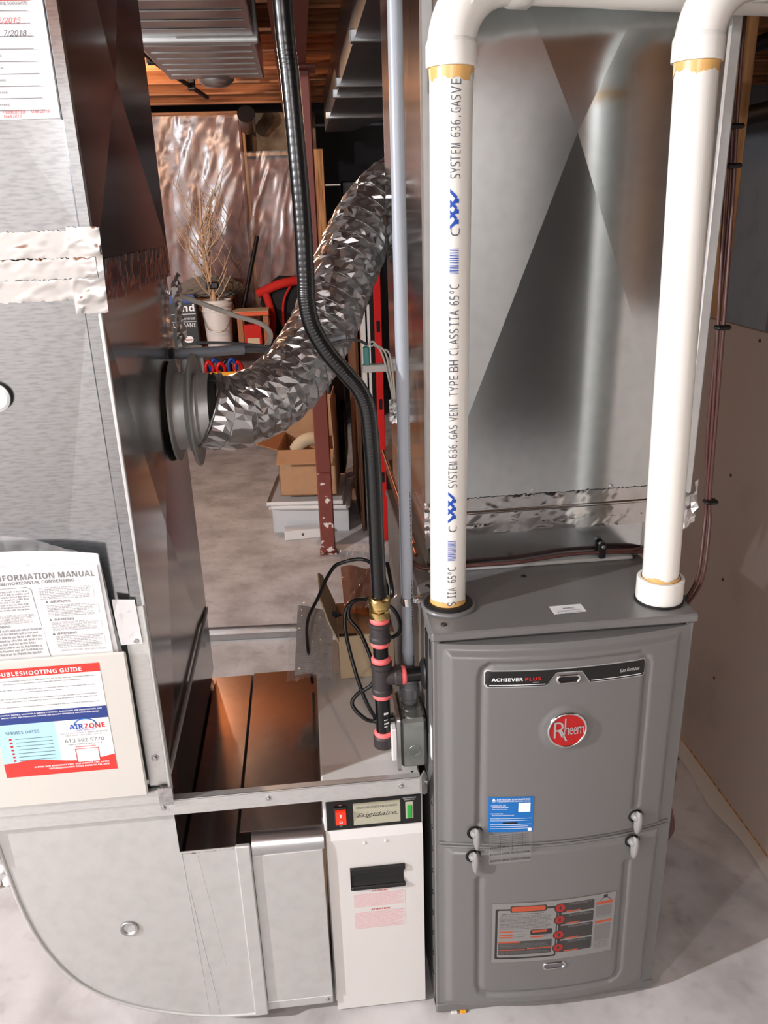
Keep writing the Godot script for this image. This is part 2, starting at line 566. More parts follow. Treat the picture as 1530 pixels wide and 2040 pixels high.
# ---------------------------------------------------------------- the setting
func room():
	var s := sts()
	box(s, Vector3(-4.4, -0.12, -6.3), Vector3(2.8, 0.0, 3.4))
	struct("floor", s, M.concrete)
	s = sts()
	box(s, Vector3(-4.4, 2.365, -6.3), Vector3(2.8, 2.45, 3.4))
	var ceil := struct("ceiling", s, M.subfloor)
	var z := 3.0
	while z > -4.6:
		s = sts()
		box(s, Vector3(-4.2, 2.13, z - 0.019), Vector3(2.6, 2.366, z + 0.019), 0.003)
		obj("joist", s, M.joist_wood, ceil)
		z -= 0.4064
	for e in [["wall_left", Vector3(-4.4, 0, -6.3), Vector3(-4.2, 2.366, 3.4), "foundation"], ["wall_front", Vector3(-4.2, 0, 3.2), Vector3(2.6, 2.366, 3.4), "drywall_white"], ["wall_far_right", Vector3(2.6, 0, -6.3), Vector3(2.8, 2.366, 3.4), "foundation"], ["wall_recess", Vector3(-4.2, 0, -6.3), Vector3(2.6, 2.366, -6.1), "foundation"]]:
		s = sts()
		box(s, e[1], e[2])
		struct(e[0], s, M[e[3]])
	# the insulated far wall: batts between studs, bottom and top plates, vapour barrier stapled over
	s = sts()
	box(s, Vector3(-4.2, 0, -4.95), Vector3(-0.02, 2.13, -4.82))
	var wall := struct("wall_back", s, M.subfloor)
	var studs := [-4.0, -3.59, -3.18, -2.78, -2.37, -1.96, -1.56, -1.18, -0.84, -0.50]
	for k in studs.size() - 1:
		s = sts()
		var x0: float = studs[k] + 0.004
		var x1: float = studs[k + 1] - 0.004
		var top := 2.09
		sheet(s, 10, 24, func(u: float, v: float) -> Vector3: return Vector3(lerpf(x0, x1, u), lerpf(0.04, top, v), -4.66 + 0.03 * sin(u * PI) * (0.6 + 0.3 * sin(v * 9.0 + k))))
		obj("insulation_batt", s, M.insulation, wall)
	s = sts()
	sheet(s, 10, 24, func(u: float, v: float) -> Vector3: return Vector3(lerpf(-0.48, -0.12, u), lerpf(0.04, 1.84, v), -4.66 + 0.03 * sin(u * PI)))
	obj("insulation_batt", s, M.insulation, wall)
	for x in studs:
		s = sts()
		box(s, Vector3(x - 0.019, 0.04, -4.78), Vector3(x + 0.019, 2.04, -4.675), 0.002)
		obj("stud", s, M.stud_wood, wall)
	s = sts()
	box(s, Vector3(-4.2, 0, -4.78), Vector3(-0.02, 0.04, -4.64), 0.002)
	obj("bottom_plate", s, M.joist_wood, wall)
	s = sts()
	box(s, Vector3(-4.2, 2.04, -4.82), Vector3(-0.52, 2.13, -4.68), 0.002)
	obj("top_plate", s, M.joist_wood, wall)
	s = sts()
	box(s, Vector3(-0.50, 1.86, -4.82), Vector3(-0.02, 1.88, -4.66), 0.002)
	obj("ledge", s, M.stud_wood, wall)
	var folds := noise(1.0, 51, FastNoiseLite.TYPE_SIMPLEX_SMOOTH, 2)
	for e in [[-4.1, -0.515, 2.10, 150], [-0.52, -0.06, 1.885, 34]]:
		s = sts()
		var x0: float = e[0]
		var x1: float = e[1]
		var top: float = e[2]
		var wide := x1 - x0
		sheet(s, e[3], 110, func(u: float, v: float) -> Vector3:
			var x := lerpf(x0, x1, u)
			var y := lerpf(0.02, top, v)
			var along := x * 5.5 + y * 3.0
			var across := x * 14.0 - y * 5.0
			var ridge := 1.0 - absf(folds.get_noise_2d(across * 0.55, along * 0.3)) * 3.2
			var fan := 1.0 - absf(folds.get_noise_2d(x * 6.5, y * 0.7 + 40.0)) * 3.2
			var sag := folds.get_noise_2d(x * 1.6, y * 0.9)
			return Vector3(x, y, -4.605 + 0.006 * maxf(ridge, 0) * smoothstep(1.1, 1.7, y) + 0.004 * maxf(fan, 0) + 0.02 * sag))
		obj("plastic_sheet", s, M.barrier, wall)
	# end post of that wall and the dark recess behind it
	s = sts()
	box(s, Vector3(-0.085, 0, -4.70), Vector3(0.015, 1.89, -4.60), 0.003)
	obj("end_post", s, M.stud_wood, wall)
	# right partition: drywall sheet on studs, open above
	s = sts()
	box(s, Vector3(0.86, 0.0, -1.3), Vector3(0.95, 0.038, 1.15), 0.002)
	var part := struct("wall_right", s, M.stud_wood)
	s = sts()
	box(s, Vector3(0.85, 0.03, -1.3), Vector3(0.8625, 1.225, 1.16), 0.001)
	obj("drywall_sheet", s, M.drywall, part)
	for zz in [-1.28, -0.98, -0.55, -0.14, 0.27, 0.68, 1.09]:
		s = sts()
		box(s, Vector3(0.863, 0.038, zz - 0.019), Vector3(0.95, 2.13, zz + 0.019), 0.002)
		obj("stud", s, M.stud_wood, part)
	for p in [[0.666, 1516], [1.0, 1474]]:
		pass
	for p in [Vector2(1.205, -0.605), Vector2(0.868, -0.655), Vector2(0.595, -0.63), Vector2(0.315, -0.61), Vector2(0.9, -0.2), Vector2(0.55, -0.16)]:
		s = sts()
		lathe(s, [Vector2(0.0045, 0), Vector2(0.004, 0.0012), Vector2(0, 0.0012)], Transform3D(Basis(Vector3.BACK, Vector3.LEFT, Vector3.UP), Vector3(0.85, p.x, p.y)), 10)
		obj("drywall_screw", s, M.ink_black, part)
	# poly gasket flap that lies on the floor along the plate
	s = sts()
	sheet(s, 4, 60, func(u: float, v: float) -> Vector3:
		var zz := lerpf(-1.3, 1.15, v)
		return Vector3(0.872 - 0.050 * u - 0.008 * u * sin(zz * 9.0) - 0.005 * u * sin(zz * 23.0), 0.010 - 0.006 * u + 0.006 * u * (1 + sin(zz * 13.0)) * 0.5, zz))
	obj("gasket_flap", s, M.cream_panel, part)
	# what shows through the opening above the drywall
	s = sts()
	for k in 7:
		box(s, Vector3(1.62 + 0.0 * k, 0.0, -1.9 + 0.42 * k), Vector3(1.66, 2.1, -1.9 + 0.42 * k + 0.40), 0.004)
	struct("wall_stair_side", s, M.foundation)
	for e in [[1.93, "dark horizontal pipe behind the right stud wall, upper of two", 0.022], [1.74, "dark horizontal pipe behind the right stud wall, lower of two", 0.028]]:
		s = sts()
		tube(s, [Vector3(1.2, e[0], -1.85), Vector3(1.25, e[0] + 0.02, 1.0)], e[2], 14)
		tag(obj("pipe", s, M.dark_metal), e[1], "pipe", "dark pipes behind the stud wall")
	s = sts()
	box(s, Vector3(-0.62, -0.03, -0.02), Vector3(0.62, 0.03, 0.02), 0.004, Transform3D(Basis(Vector3(0, -1, 0), -0.42) * Basis(Vector3(0, 0, 1), -0.27), Vector3(1.66, 1.30, -0.65)))
	tag(obj("brace", s, M.stud_wood), "pale sloping timber brace in the opening above the drywall sheet", "timber")


func ceiling_things():
	# steel beam on its post
	var s := sts()
	var t := thing("steel_beam", "dark red painted steel beam running back under the joists", "beam", Vector3(-0.165, 2.03, 0))
	box(s, Vector3(-0.055, 0, -4.6), Vector3(0.055, 0.012, 1.4), 0.003)
	obj("bottom_flange", s, M.beam_red, t)
	s = sts()
	box(s, Vector3(-0.004, 0.012, -4.6), Vector3(0.004, 0.088, 1.4))
	obj("web", s, M.beam_red, t)
	s = sts()
	box(s, Vector3(-0.055, 0.088, -4.6), Vector3(0.055, 0.1, 1.4), 0.003)
	obj("top_flange", s, M.beam_red, t)
	t = thing("steel_post", "red steel support post spattered with white paint, standing on the floor", "post", Vector3(-0.13, 0, -2.365))
	s = sts()
	box(s, Vector3(-0.034, 0.40, -0.03), Vector3(0.034, 2.02, 0.03), 0.006)
	obj("shaft", s, M.post_plain, t)
	s = sts()
	box(s, Vector3(-0.034, 0.008, -0.03), Vector3(0.034, 0.401, 0.03), 0.006)
	obj("spattered_foot", s, M.post_red, t)
	s = sts()
	box(s, Vector3(-0.04, 0, -0.036), Vector3(0.04, 0.008, 0.036), 0.002)
	obj("base_plate", s, M.post_red, t)
	s = sts()
	box(s, Vector3(-0.075, 2.018, -0.075), Vector3(0.06, 2.03, 0.075), 0.002)
	obj("top_plate", s, M.beam_red, t)
	# wide panned duct left of the beam, its belly beaded across
	t = thing("ceiling_duct", "wide flat duct with ribbed belly hung under the joists left of the beam", "duct", Vector3(-0.44, 2.0, 0))
	s = sts()
	box(s, Vector3(-0.19, 0.004, -1.62), Vector3(0.17, 0.125, -0.62), 0.004)
	obj("near_section", s, M.galvanised_duct, t)
	s = sts()
	box(s, Vector3(-0.19, 0.0, -2.40), Vector3(0.17, 0.12, -1.66), 0.004)
	obj("far_section", s, M.galvanised_duct, t)
	s = sts()
	box(s, Vector3(-0.20, -0.010, -1.66), Vector3(0.18, 0.125, -1.62), 0.003)
	obj("drive_cleat", s, M.galvanised_dull, t)
	for k in 15:
		var z := -0.72 - 0.112 * k
		if absf(z + 1.64) < 0.04:
			continue
		s = sts()
		box(s, Vector3(-0.17, -0.0035 if z < -1.64 else 0.0005, z - 0.004), Vector3(0.155, 0.004, z + 0.004), 0.002)
		obj("bead", s, M.galvanised_duct, t)
	s = sts()
	lathe(s, [Vector2(0.0, -0.055), Vector2(0.045, -0.05), Vector2(0.07, -0.03), Vector2(0.075, 0.0), Vector2(0.075, 0.06)], Transform3D(Basis(), Vector3(-0.02, 0.03, -2.45)), 24, false)
	obj("end_boot", s, M.galvanised_duct, t)
	# dark trunk right of the beam, tapering at its far end
	t = thing("trunk_duct", "dark sheet metal trunk duct running back right of the beam", "duct", Vector3(0.0, 1.93, 0))
	s = sts()
	prism(s, [Vector2(0.0, 0.835), Vector2(0.42, 0.835), Vector2(0.42, 2.6), Vector2(0.16, 3.9), Vector2(0.01, 3.9)], 0.0, 0.19, Transform3D(Basis(Vector3.RIGHT, Vector3.FORWARD, Vector3.UP), Vector3.ZERO))
	obj("body", s, M.galvanised_duct, t)
	for z in [-1.25, -2.05, -2.35, -3.1]:
		s = sts()
		box(s, Vector3(-0.012, -0.012, z - 0.012), Vector3(0.30, 0.02, z + 0.012), 0.003)
		obj("drive_cleat", s, M.galvanised_duct, t)
	# short grey vent pipe that comes out over the barrier
	t = thing("vent_stub", "short round metal vent pipe stub above the vapour barrier", "pipe", Vector3(-0.455, 2.03, -4.58))
	s = sts()
	lathe(s, [Vector2(0.05, 0), Vector2(0.05, 0.13), Vector2(0.056, 0.132), Vector2(0.056, 0.15), Vector2(0, 0.15)], Transform3D(Basis(Vector3.RIGHT, 1.15), Vector3(0, 0, -0.05)), 20)
	obj("pipe_body", s, M.galvanised_duct, t)
	# hanging copper water line under the joists
	t = thing("water_line", "thin dark water pipe slung under the joists beside the return duct", "pipe", Vector3.ZERO)
	s = sts()
	tube(s, [Vector3(-0.74, 2.10, -2.2), Vector3(-0.70, 2.09, -2.7), Vector3(-0.60, 2.075, -3.55)], 0.011, 10)
	obj("pipe_body", s, M.dark_metal, t)
	for k in 3:
		s = sts()
		var p := Vector3(-0.715 + 0.04 * k, 2.092 - 0.006 * k, -2.55 - 0.32 * k)
		box(s, p - Vector3(0.018, 0.018, 0.012), p + Vector3(0.018, 0.04, 0.012), 0.004)
		obj("hanger", s, M.dark_metal, t)


# ---------------------------------------------------------------- the far corner of the basement
func carton(t: Node3D, w: float, h: float, d: float, flaps: Array, outer: Material, inner: Material):
	# open box, base centre at the origin; flaps: [side, length, angle] with side front, back, left, right
	var k := 0.005
	var s := sts()
	box(s, Vector3(-w / 2, 0, -d / 2), Vector3(w / 2, k, d / 2))
	box(s, Vector3(-w / 2, 0, d / 2 - k), Vector3(w / 2, h, d / 2))
	box(s, Vector3(-w / 2, 0, -d / 2), Vector3(w / 2, h, -d / 2 + k))
	box(s, Vector3(-w / 2, 0, -d / 2), Vector3(-w / 2 + k, h, d / 2))
	box(s, Vector3(w / 2 - k, 0, -d / 2), Vector3(w / 2, h, d / 2))
	obj("carton_body", s, outer, t)
	for f in flaps:
		var b := Basis()
		var half := w / 2
		var at := Vector3(0, h, d / 2)
		match f[0]:
			"back":
				b = Basis(Vector3.UP, PI)
				at.z = -d / 2
			"left":
				b = Basis(Vector3.UP, -PI / 2)
				at = Vector3(-w / 2, h, 0)
				half = d / 2
			"right":
				b = Basis(Vector3.UP, PI / 2)
				at = Vector3(w / 2, h, 0)
				half = d / 2
		s = sts()
		# an angle of 0 stands up, positive leans outward
		box(s, Vector3(-half + 0.003, 0, -k), Vector3(half - 0.003, f[1], 0), 0.001, Transform3D(b * Basis(Vector3.RIGHT, f[2]), at))
		obj("flap", s, inner if f.size() > 3 else outer, t)


func far_corner():
	var s := sts()
	# bench and what stands on it
	var t := thing("workbench", "rough wooden workbench standing against the vapour barrier", "bench", Vector3(-0.8, 0, -4.3))
	box(s, Vector3(-0.55, 0.69, -0.24), Vector3(0.55, 0.72, 0.28), 0.003)
	obj("top", s, M.bench_wood, t)
	s = sts()
	box(s, Vector3(-0.55, 0.47, -0.2), Vector3(0.5, 0.49, 0.3), 0.003)
	obj("shelf", s, M.bench_wood, t)
	for x in [-0.53, 0.49]:
		for z in [-0.22, 0.14]:
			s = sts()
			box(s, Vector3(x, 0, z), Vector3(x + 0.04, 0.69, z + 0.04), 0.003)
			obj("leg", s, M.bench_wood, t)
	t = thing("bucket", "white plastic pail with ribbed rim, a bare birch standing in it", "bucket", Vector3(-0.715, 0.72, -4.12))
	s = sts()
	lathe(s, [Vector2(0.0, 0.0), Vector2(0.078, 0), Vector2(0.09, 0.22), Vector2(0.096, 0.222), Vector2(0.097, 0.235), Vector2(0.092, 0.238), Vector2(0.093, 0.255), Vector2(0.099, 0.257), Vector2(0.1, 0.27), Vector2(0.094, 0.275), Vector2(0.095, 0.29), Vector2(0.09, 0.292), Vector2(0.076, 0.05)], Transform3D(), 32)
	obj("pail", s, M.white_plastic, t)
	s = sts()
	tube(s, curve([Vector3(-0.097, 0.23, 0.01), Vector3(-0.05, 0.12, 0.095), Vector3(0.05, 0.12, 0.095), Vector3(0.097, 0.23, 0.01)], 6), 0.003, 6)
	obj("bail_handle", s, M.steel, t)
	# artificial birch
	t = thing("birch_tree", "bare pale artificial birch tree with thin twigs in the bucket", "tree", Vector3(-0.725, 0.76, -4.12))
	s = sts()
	var trunk := curve([Vector3(0.01, 0, 0), Vector3(0.0, 0.2, 0.01), Vector3(-0.012, 0.34, 0.0), Vector3(-0.035, 0.5, -0.01), Vector3(-0.035, 0.68, 0.0), Vector3(-0.02, 0.9, 0.01)], 6)
	var rr := []
	for k in trunk.size():
		rr.append(lerpf(0.024, 0.004, float(k) / trunk.size()))
	tube(s, trunk, rr, 9)
	obj("trunk", s, M.bark, t)
	s = sts()
	box(s, Vector3(-0.042, 0.32, -0.03), Vector3(0.034, 0.36, 0.034), 0.006)
	obj("strap", s, M.black_plastic, t)
	for k in 34:
		s = sts()
		var a := rng.randf() * TAU
		var y := rng.randf_range(0.22, 0.72)
		var ln := rng.randf_range(0.14, 0.34)
		var b := Vector3(-0.02, y, 0)
		var out := Vector3(cos(a), 0, sin(a) * 0.6)
		var e := b + out * ln * 0.62 + Vector3(0, ln * 0.8, 0)
		var pts := curve([b, b + out * ln * 0.3 + Vector3(0, ln * 0.28, 0), e], 4)
		tube(s, pts, [0.005, 0.005, 0.0045, 0.004, 0.0036, 0.0033, 0.003, 0.0026, 0.002], 5)
		for j in 3:
			var q: Vector3 = pts[3 + j * 2]
			tube(s, [q, q + Vector3(rng.randf_range(-0.06, 0.06), rng.randf_range(0.05, 0.12), rng.randf_range(-0.03, 0.03))], 0.0018, 4)
		obj("branch", s, M.bark, t)
	# dusty cloth bundle behind the tree
	s = sts()
	var lump := noise(4.0, 61)
	sheet(s, 30, 14, func(u: float, v: float) -> Vector3:
		var a := u * TAU
		var r := sin(v * PI) * (1.0 + 0.35 * lump.get_noise_2d(cos(a) * 0.7 + v, sin(a) * 0.7))
		return Vector3(-0.77 + cos(a) * 0.20 * r, 1.06 + cos(v * PI) * 0.07 * (1 + 0.5 * lump.get_noise_2d(u * 3, v * 3)), -4.42 + sin(a) * 0.07 * r), false)
	tag(obj("cloth_bundle", s, M.bundle_cloth), "crumpled grey brown cloth bundle on the carton behind the birch", "bundle")
	t = thing("carton", "tall brown carton on the workbench behind the birch, under the cloth bundle", "box", Vector3(-0.80, 0.72, -4.42))
	carton(t, 0.36, 0.28, 0.16, [["front", 0.07, 1.6]], M.cardboard_inside, M.cardboard)
	# black carton with white print
	t = thing("black_bag_carton", "black carton with white lettering and a blue band, left of the bucket", "box", Vector3(-0.93, 0.72, -4.1))
	s = sts()
	box(s, Vector3(-0.12, 0, -0.06), Vector3(0.10, 0.33, 0.06), 0.006)
	obj("carton_body", s, M.black_plastic, t)
	s = sts()
	box(s, Vector3(-0.118, 0.285, 0.058), Vector3(0.09, 0.335, 0.0625), 0.002)
	obj("blue_band", s, M.blue_plastic, t)
	s = sts()
	letters(s, "und", 0.045, plane_map(Vector3(0.085, 0.235, 0.0612), Vector3.RIGHT, Vector3.UP), {"bold": true, "align": 2, "wide": 1.2})
	letters(s, "endrod", 0.016, plane_map(Vector3(0.08, 0.185, 0.0612), Vector3.RIGHT, Vector3.UP), {"align": 2})
	letters(s, "LUCIDANE", 0.024, plane_map(Vector3(0.085, 0.14, 0.0612), Vector3.RIGHT, Vector3.UP), {"align": 2})
	box(s, Vector3(-0.1, 0.218, 0.0605), Vector3(0.09, 0.221, 0.0612))
	box(s, Vector3(-0.1, 0.172, 0.0605), Vector3(0.09, 0.174, 0.0612))
	prism(s, rounded(0.005, 0.045, 0.06, 0.085, 0.019), 0.0605, 0.0613)
	obj("lettering", s, M.ink_white, t)
	s = sts()
	box(s, Vector3(0.012, 0.058, 0.0612), Vector3(0.053, 0.066, 0.0618))
	obj("print_band", s, M.cardboard_inside, t)
	# orange-topped little table with red tin below
	t = thing("step_stool", "small wooden stand with an orange edged top on the bench", "stool", Vector3(-0.49, 0.72, -4.1))
	s = sts()
	box(s, Vector3(-0.13, 0.195, -0.11), Vector3(0.10, 0.22, 0.10), 0.004)
	obj("top", s, M.orange_board, t)
	s = sts()
	box(s, Vector3(-0.128, 0.22, -0.108), Vector3(0.098, 0.224, 0.098), 0.002)
	obj("top_veneer", s, M.cardboard_pale, t)
	for x in [-0.10, 0.06]:
		s = sts()
		box(s, Vector3(x, 0, 0.05), Vector3(x + 0.035, 0.195, 0.085), 0.003)
		obj("leg", s, M.bench_wood, t)
		s = sts()
		box(s, Vector3(x, 0, -0.09), Vector3(x + 0.035, 0.195, -0.055), 0.003)
		obj("leg", s, M.bench_wood, t)
	t = thing("red_box", "small red box with a pale label under the orange topped stand", "box", Vector3(-0.50, 0.72, -4.05))
	s = sts()
	box(s, Vector3(-0.05, 0, -0.04), Vector3(0.055, 0.14, 0.04), 0.004)
	obj("carton_body", s, M.red_cloth, t)
	s = sts()
	box(s, Vector3(-0.035, 0.02, 0.04), Vector3(0.04, 0.06, 0.0415), 0.0005)
	obj("label_patch", s, M.cardboard_pale, t)
	# sports bag
	t = thing("duffel_bag", "black and red duffel bag slumped on the bench behind the foil duct", "bag", Vector3(-0.25, 0.72, -4.38))
	s = sts()
	sheet(s, 28, 16, func(u: float, v: float) -> Vector3:
		var a := u * TAU
		var r := pow(sin(v * PI), 0.6) * (1.0 + 0.22 * lump.get_noise_2d(cos(a) + v * 2.0, sin(a) - 3.0))
		return Vector3(cos(a) * 0.20 * r, 0.20 - cos(v * PI) * 0.19 + 0.03 * lump.get_noise_2d(u * 4, v), sin(a) * 0.12 * r))
	obj("bag_body", s, M.black_cloth, t)
	for e in [[Vector3(-0.21, 0.30, 0.06), Vector3(-0.06, 0.36, 0.12), Vector3(0.1, 0.38, 0.08), 0.03], [Vector3(-0.16, 0.30, 0.1), Vector3(-0.13, 0.16, 0.13), Vector3(-0.15, 0.01, 0.10), 0.026], [Vector3(0.02, 0.37, 0.1), Vector3(-0.05, 0.25, 0.145), Vector3(-0.06, 0.05, 0.12), 0.008]]:
		s = sts()
		tube(s, curve([e[0], e[1], e[2]], 7), e[3], 8)
		obj("strap", s, M.red_cloth, t)
	# broom handle
	s = sts()
	tube(s, [Vector3(-0.625, 0.72, -4.27), Vector3(-0.445, 1.37, -4.45)], 0.014, 10)
	tag(obj("pole", s, M.dark_metal), "thin dark pole leaning between the bucket and the duffel bag", "pole")
	# toys on the lower shelf
	t = thing("toy_bin", "yellow open toy bin on the lower bench shelf", "bin", Vector3(-0.735, 0.49, -4.03))
	s = sts()
	for x in [-0.115, 0.0]:
		box(s, Vector3(x, 0, 0), Vector3(x + 0.11, 0.085, 0.012), 0.003)
		box(s, Vector3(x, 0, -0.09), Vector3(x + 0.012, 0.085, 0), 0.003)
		box(s, Vector3(x + 0.098, 0, -0.09), Vector3(x + 0.11, 0.085, 0), 0.003)
		box(s, Vector3(x, 0, -0.1), Vector3(x + 0.11, 0.085, -0.088), 0.003)
		box(s, Vector3(x, 0, -0.1), Vector3(x + 0.11, 0.01, 0), 0.002)
	obj("tub", s, M.yellow_plastic, t)
	s = sts()
	box(s, Vector3(-0.085, 0.01, 0.0122), Vector3(-0.035, 0.05, 0.0135))
	obj("label_patch", s, M.black_plastic, t)
	var tones := [["blue", "blue_plastic"], ["red", "red_plastic"], ["blue", "blue_plastic"], ["red", "red_plastic"], ["black", "black_plastic"], ["blue", "blue_plastic"], ["red", "red_plastic"]]
	var where := ["far left in", "left of middle in", "in the middle of", "right of middle in", "at the right end of", "beyond the right end of", "farthest right beyond"]
	for k in 7:
		s = sts()
		var c := Vector3(-0.83 + 0.036 * k, 0.575 + 0.012 * (k % 3), -4.08 + 0.012 * (k % 2))
		tube(s, curve([c + Vector3(-0.02, -0.045, 0), c + Vector3(-0.022, 0.02, 0.01), c + Vector3(0.0, 0.05, 0.01), c + Vector3(0.022, 0.02, 0.0), c + Vector3(0.02, -0.02, -0.005)], 5), 0.012, 8)
		tag(obj("toy_clamp", s, M[tones[k][1]]), "small %s plastic clamp %s the yellow bin" % [tones[k][0], where[k]], "clamp", "clamps in the yellow bin")
	# dark panel in the recess
	t = thing("dark_panel", "square black panel in the dark recess above the foil duct", "panel", Vector3(0.30, 1.56, -4.9))
	s = sts()
	box(s, Vector3(-0.16, -0.14, -0.06), Vector3(0.16, 0.14, 0.02), 0.01)
	obj("panel_body", s, M.black_plastic, t)
	s = sts()
	box(s, Vector3(-0.1, -1.56, -0.2), Vector3(0.1, -0.14, -0.08), 0.006)
	obj("stand", s, M.black_plastic, t)
	s = sts()
	box(s, Vector3(0.02, 1.665, -4.62), Vector3(0.12, 1.675, -4.60), 0.002)
	tag(obj("white_strip", s, M.white_plastic), "thin white strip beside the wooden end post", "strip")
	# open carton on the tub stack
	t = thing("cardboard_box", "open brown cardboard box behind the red post, on the white tub", "box", Vector3(-0.19, 0.205, -2.78))
	t.rotation.y = -0.10
	carton(t, 0.275, 0.23, 0.34, [["front", 0.11, 1.95], ["back", 0.2, -0.06], ["right", 0.24, -0.04], ["left", 0.2, 1.25, 1]], M.cardboard, M.cardboard_inside)
	s = sts()
	box(s, Vector3(-0.137, 0.185, 0.1705), Vector3(0.137, 0.23, 0.1715))
	obj("packing_tape", s, M.putty_plate, t)
	s = sts()
	tube(s, curve([Vector3(-0.07, 0.19, 0.02), Vector3(-0.03, 0.235, 0.03), Vector3(0.03, 0.245, 0.02), Vector3(0.08, 0.2, 0.0)], 6), 0.035, 10)
	tag(obj("paper_roll", s, M.cardboard_pale), "curled brown packing paper inside the open cardboard box", "paper").position = t.position
	# tub stack under it
	t = thing("storage_tub", "low milky plastic storage tub with lid on the floor under white trays", "tub", Vector3(-0.185, 0.0, -2.84))
	s = sts()
	var q := Basis(Vector3.UP, -0.10)
	for e in [[Vector3(-0.19, 0, -0.22), Vector3(0.19, 0.006, 0.20)], [Vector3(-0.19, 0, 0.194), Vector3(0.19, 0.125, 0.20)], [Vector3(-0.19, 0, -0.22), Vector3(-0.184, 0.125, 0.20)], [Vector3(0.184, 0, -0.22), Vector3(0.19, 0.125, 0.20)], [Vector3(-0.19, 0, -0.22), Vector3(0.19, 0.125, -0.214)]]:
		box(s, e[0], e[1], 0.0, Transform3D(q, Vector3.ZERO))
	obj("tub_wall", s, M.milky_tub, t)
	s = sts()
	box(s, Vector3(-0.205, 0.126, -0.235), Vector3(0.20, 0.140, 0.215), 0.005, Transform3D(q, Vector3.ZERO))
	obj("lid", s, M.white_plastic, t)
	s = sts()
	ball(s, Vector3(0.12, 0.058, 0.12), Vector3(0.055, 0.05, 0.05), 8)
	obj("green_cloth_inside", s, M.green_cloth, t)
	for e in [[0.142, 0.012, 0.16, "lower"], [0.166, -0.02, 0.10, "upper"]]:
		s = sts()
		box(s, Vector3(-0.185, 0.0, -0.24), Vector3(0.19, 0.008, 0.235), 0.002)
		for k in [-0.185, 0.181]:
			box(s, Vector3(k, 0.0, -0.24), Vector3(k + 0.004, 0.021, 0.235), 0.001)
		box(s, Vector3(-0.185, 0.0, 0.231), Vector3(0.19, 0.021, 0.235), 0.001)
		var tray := obj("white_tray", s, M.white_plastic)
		tag(tray, "flat white rimmed tray on the storage tub, %s of two" % e[3], "tray", "trays on the tub")
		tray.position = Vector3(-0.19 + e[1], e[0], -2.81)
		tray.rotation.y = -e[2]
	t = thing("flat_box", "flat white box on the floor in front of the tub", "box", Vector3(-0.245, 0, -2.60))
	t.rotation.y = 0.08
	s = sts()
	box(s, Vector3(-0.095, 0, -0.025), Vector3(0.11, 0.047, 0.05), 0.003)
	obj("carton_body", s, M.white_plastic, t)
	s = sts()
	prism(s, rounded(-0.013, 0.018, -0.001, 0.032, 0.003), 0.0502, 0.0508)
	obj("print_mark", s, M.ink_grey, t)
	# sheets leaning behind the furnace
	for e in [[0.052, 0.064, 1.20, -3.3, -2.60, "hardboard", "brown hardboard sheet stood on edge beside the cardboard box"], [0.075, 0.092, 1.16, -3.2, -2.46, "white_plastic", "white board stood on edge next to the hardboard sheet"], [0.100, 0.113, 1.12, -3.2, -2.47, "white_plastic", "thinner white board stood on edge beside the red level"]]:
		s = sts()
		box(s, Vector3(e[0], 0, e[3]), Vector3(e[1], e[2], e[4]), 0.001)
		tag(obj("board", s, M[e[5]]), e[6], "board", "boards stood behind the furnace")
	t = thing("level", "long red box level stood upright behind the furnace", "level", Vector3(0.148, 0, -2.47))
	s = sts()
	box(s, Vector3(-0.016, 0, -0.012), Vector3(0.016, 1.3, 0.012), 0.002)
	obj("level_body", s, M.red_plastic, t)
	for y in [0.3, 0.65, 1.0]:
		s = sts()
		box(s, Vector3(-0.008, y, 0.011), Vector3(0.008, y + 0.05, 0.0135), 0.001)
		obj("vial_window", s, M.black_plastic, t)
	s = sts()
	sheet(s, 24, 14, func(u: float, v: float) -> Vector3:
		var a := u * TAU
		var r := pow(sin(v * PI), 0.5) * (1.0 + 0.25 * lump.get_noise_2d(cos(a) * 1.5 + v * 3.0, sin(a) * 1.5))
		return Vector3(-0.06 + cos(a) * 0.09 * r, 0.41 - cos(v * PI) * 0.41, -3.35 + sin(a) * 0.14 * r))
	tag(obj("trash_bag", s, M.black_bag), "black plastic bag standing behind the open cardboard box", "bag")
	# metal stud track on the floor
	t = thing("metal_track", "length of galvanised steel stud track lying across the floor", "track", Vector3(-0.50, 0, -1.615))
	t.rotation.y = -0.055
	s = sts()
	box(s, Vector3(-0.6, 0, -0.032), Vector3(0.5, 0.002, 0.032))
	obj("web", s, M.galvanised_duct, t)
	for z in [-0.032, 0.03]:
		s = sts()
		box(s, Vector3(-0.6, 0, z), Vector3(0.5, 0.025, z + 0.002))
		obj("flange", s, M.galvanised_duct, t)
	# white stones at the left edge
	var spots := ["lowest on the floor left of the elbow", "leftmost by the elbow", "beside the lowest one", "smallest of the heap", "at the rear of the heap", "nearest the elbow curve", "top of the heap", "flat one in the middle", "round one in the middle", "by itself toward the wall"]
	for k in 10:
		s = sts()
		var p := Vector3(-1.06 + 0.026 * (k % 4) + 0.008 * rng.randf(), 0.012, -0.50 + 0.045 * (k / 4) + 0.01 * rng.randf())
		ball(s, p, Vector3(rng.randf_range(0.012, 0.019), 0.012, rng.randf_range(0.011, 0.017)), 5, Basis(Vector3.UP, k))
		tag(obj("white_stone", s, M.stone_white), "small white stone on the floor, %s" % spots[k], "stone", "white stones left of the elbow")


